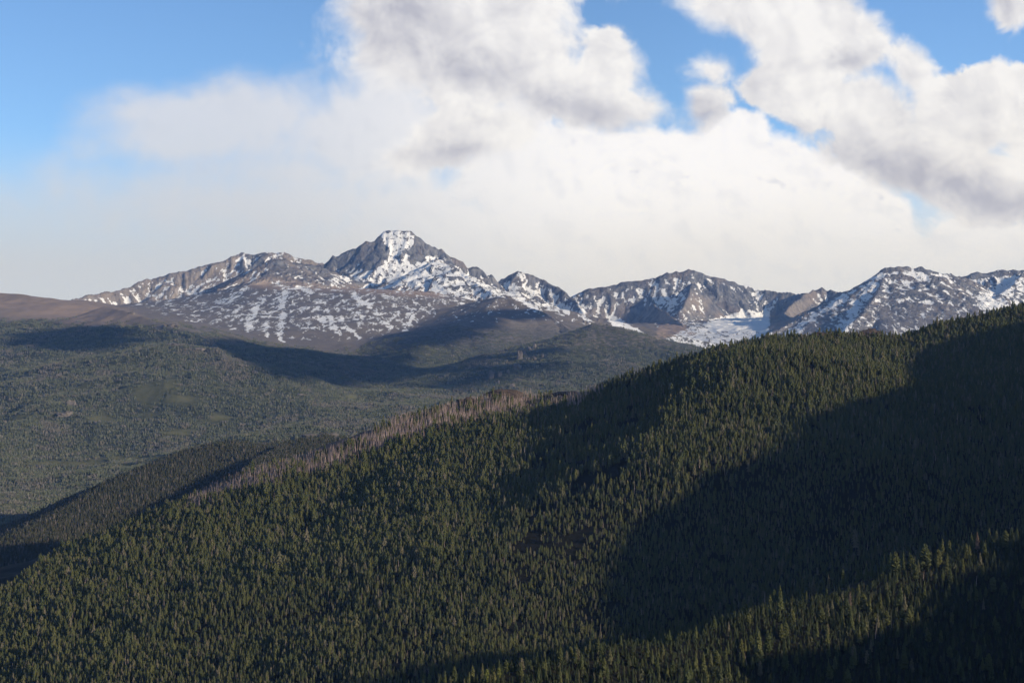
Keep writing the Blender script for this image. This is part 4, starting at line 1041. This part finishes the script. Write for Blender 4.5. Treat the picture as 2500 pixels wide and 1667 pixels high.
# bare trunks on the foreground ridge
for i, (cx, cy_, ch, lb) in enumerate([(1108, 725, 110, 'grey dead snag at the left of the bare group low on the slope'), (1212, 680, 130, 'tallest pale dead snag of the bare group low on the slope'), (1165, 750, 75, 'short dead snag between the two taller bare snags'), (235, 930, 120, 'pale bare trunk at the left of the tallest foreground pine'),
                                       (1340, 675, 60, 'thin leaning dead trunk right of the bare group'), (1985, 330, 90, 'thin grey snag below the right end of the crest'), (1580, 290, 85, 'leaning bare trunk above the large cone shaped pine'), (370, 450, 120, 'narrow half dead trunk standing on the crest at the left'), (860, 740, 70, 'short grey snag above the bottom row of pines'), (710, 375, 70, 'twisted bare snag with stubby branches on the crest')]):
    px_, py_ = 1750 + cx / 3.136, 1300 + cy_ / 3.136; hp = ch / 3.136
    x, y, z = march(px_, py_ + hp, fg_h, 760, 1700, 3.0)
    (tv, tf), (bv, bf) = snag_geo(950 + i, 16, 0.10)
    e = bpy.data.objects.new('dead_tree', None); COL.objects.link(e); e.location = (x, y, z - 0.3); hgt = max(6, hp * y / F); e.scale = (hgt,) * 3
    e['label'] = lb; e['category'] = 'dead tree'; e['group'] = 'bare snags on the foreground ridge'
    for nm, g_ in (('trunk', (tv, tf)), ('branches', (bv, bf))):
        o = bpy.data.objects.new(nm, mesh_of(nm, [g_ + (M_DEAD,)])); COL.objects.link(o); o.parent = e

# --- evening clouds out to the right, between the sun and the valley, throwing the broad soft shadows there; the last is added to shade the cone hill
def cloud_over(poly, zc_, seed, label):
    m = plain('cloud_white', rgb(0.85, 0.85, 0.86), rgb(0.92, 0.92, 0.92), 0.001) if 'cloud_white' not in bpy.data.materials else bpy.data.materials['cloud_white']
    pts = []
    for (px_, py_) in poly:
        x, y, z = march(px_, py_, far_h, 5500, 13500, 15.0); t = (zc_ - z) / SUN[2]; pts.append((x + SUN[0] * t, y + SUN[1] * t))
    A = np.array(pts); sp = 150.0; x0, y0 = A.min(0) - sp; x1, y1 = A.max(0) + sp
    bm = bmesh.new(); r = random.Random(seed)
    gx = np.arange(x0, x1, sp); gy = np.arange(y0, y1, sp); GX, GY = np.meshgrid(gx, gy)
    ins = soft_poly(GX, GY, [tuple(q) for q in pts], 1.0) > 0.5
    for a, b in zip(GX[ins], GY[ins]):
        k = bmesh.ops.create_icosphere(bm, subdivisions=2, radius=1.0)['verts']; q = r.uniform(0.75, 1.1) * sp
        ox, oy, oz = a + r.uniform(-40, 40), b + r.uniform(-40, 40), zc_ + r.uniform(-12, 22)
        for v in k: v.co = (ox + v.co.x * q * (1 + r.uniform(-.1, .1)), oy + v.co.y * q, oz + v.co.z * q * (0.42 if v.co.z > 0 else 0.12) * (1 + r.uniform(-.15, .15)))
    me = bpy.data.meshes.new('cloud'); bm.to_mesh(me); bm.free(); me.materials.append(m)
    for p_ in me.polygons: p_.use_smooth = True
    link('cloud', me, 'stuff', label)
cloud_over([(75, 835), (130, 805), (230, 798), (290, 806), (320, 824), (280, 846), (180, 862), (100, 855)], 1800, 1, 'flat evening cloud whose shadow lies on the left hillside')
cloud_over([(560, 838), (600, 842), (650, 848), (760, 858), (900, 868), (1000, 880), (1080, 905), (1000, 930), (900, 938), (746, 934), (660, 908), (600, 882)], 1850, 2, 'long evening cloud whose shadow crosses the foot of the boulder slope')
cloud_over([(1080, 800), (1150, 780), (1250, 752), (1330, 765), (1350, 778), (1240, 778), (1180, 800), (1120, 835), (1060, 850), (1000, 850)], 1900, 3, 'ragged evening cloud whose shadow dapples the brown shoulder')
cloud_over([(1060, 938), (1180, 908), (1290, 868), (1380, 822), (1390, 826), (1345, 856), (1262, 895), (1210, 928), (1160, 952), (1080, 952)], 1870, 4, 'unseen cloud shape added to throw shade along the rib of the cone hill')  # unseen cloud added only to darken the left flank of the cone hill
# young firs and juniper filling the ground between the larger pines, their needles darkened for shade
X, Y = jitter_grid(-250, 620, 780, 1480, 3.4)
Z = near_height(X, Y); px, py = project(X, Y, Z)
c0 = np.interp(X, rL0.p[:, 0], rL0.p[:, 1])
ok = (px > -60) & (px < 2620) & (py < 1800) & (Y - c0 < 30) & (Y - c0 > -420) & (px > 780) & (rng.random(len(X)) > 0.12)
p_ = np.stack([X, Y, Z - 0.25], 1)[ok]
SHRUB = [mesh_of('young_fir', [crown_coarse(k, 520 + i, -0.05, 5, 4) + (M_NEEDLE_SHADED,)]) for i, k in enumerate(['pine', 'round', 'broad', 'broad'])]
scatter('undergrowth', 'low young firs darkened for shade, covering the ground of the foreground ridge', proto_collection('young_fir_kind', SHRUB), p_, np.clip(3.0 * rng.lognormal(0, 0.35, len(p_)), 1.2, 6.5), rng.integers(0, 4, len(p_)))
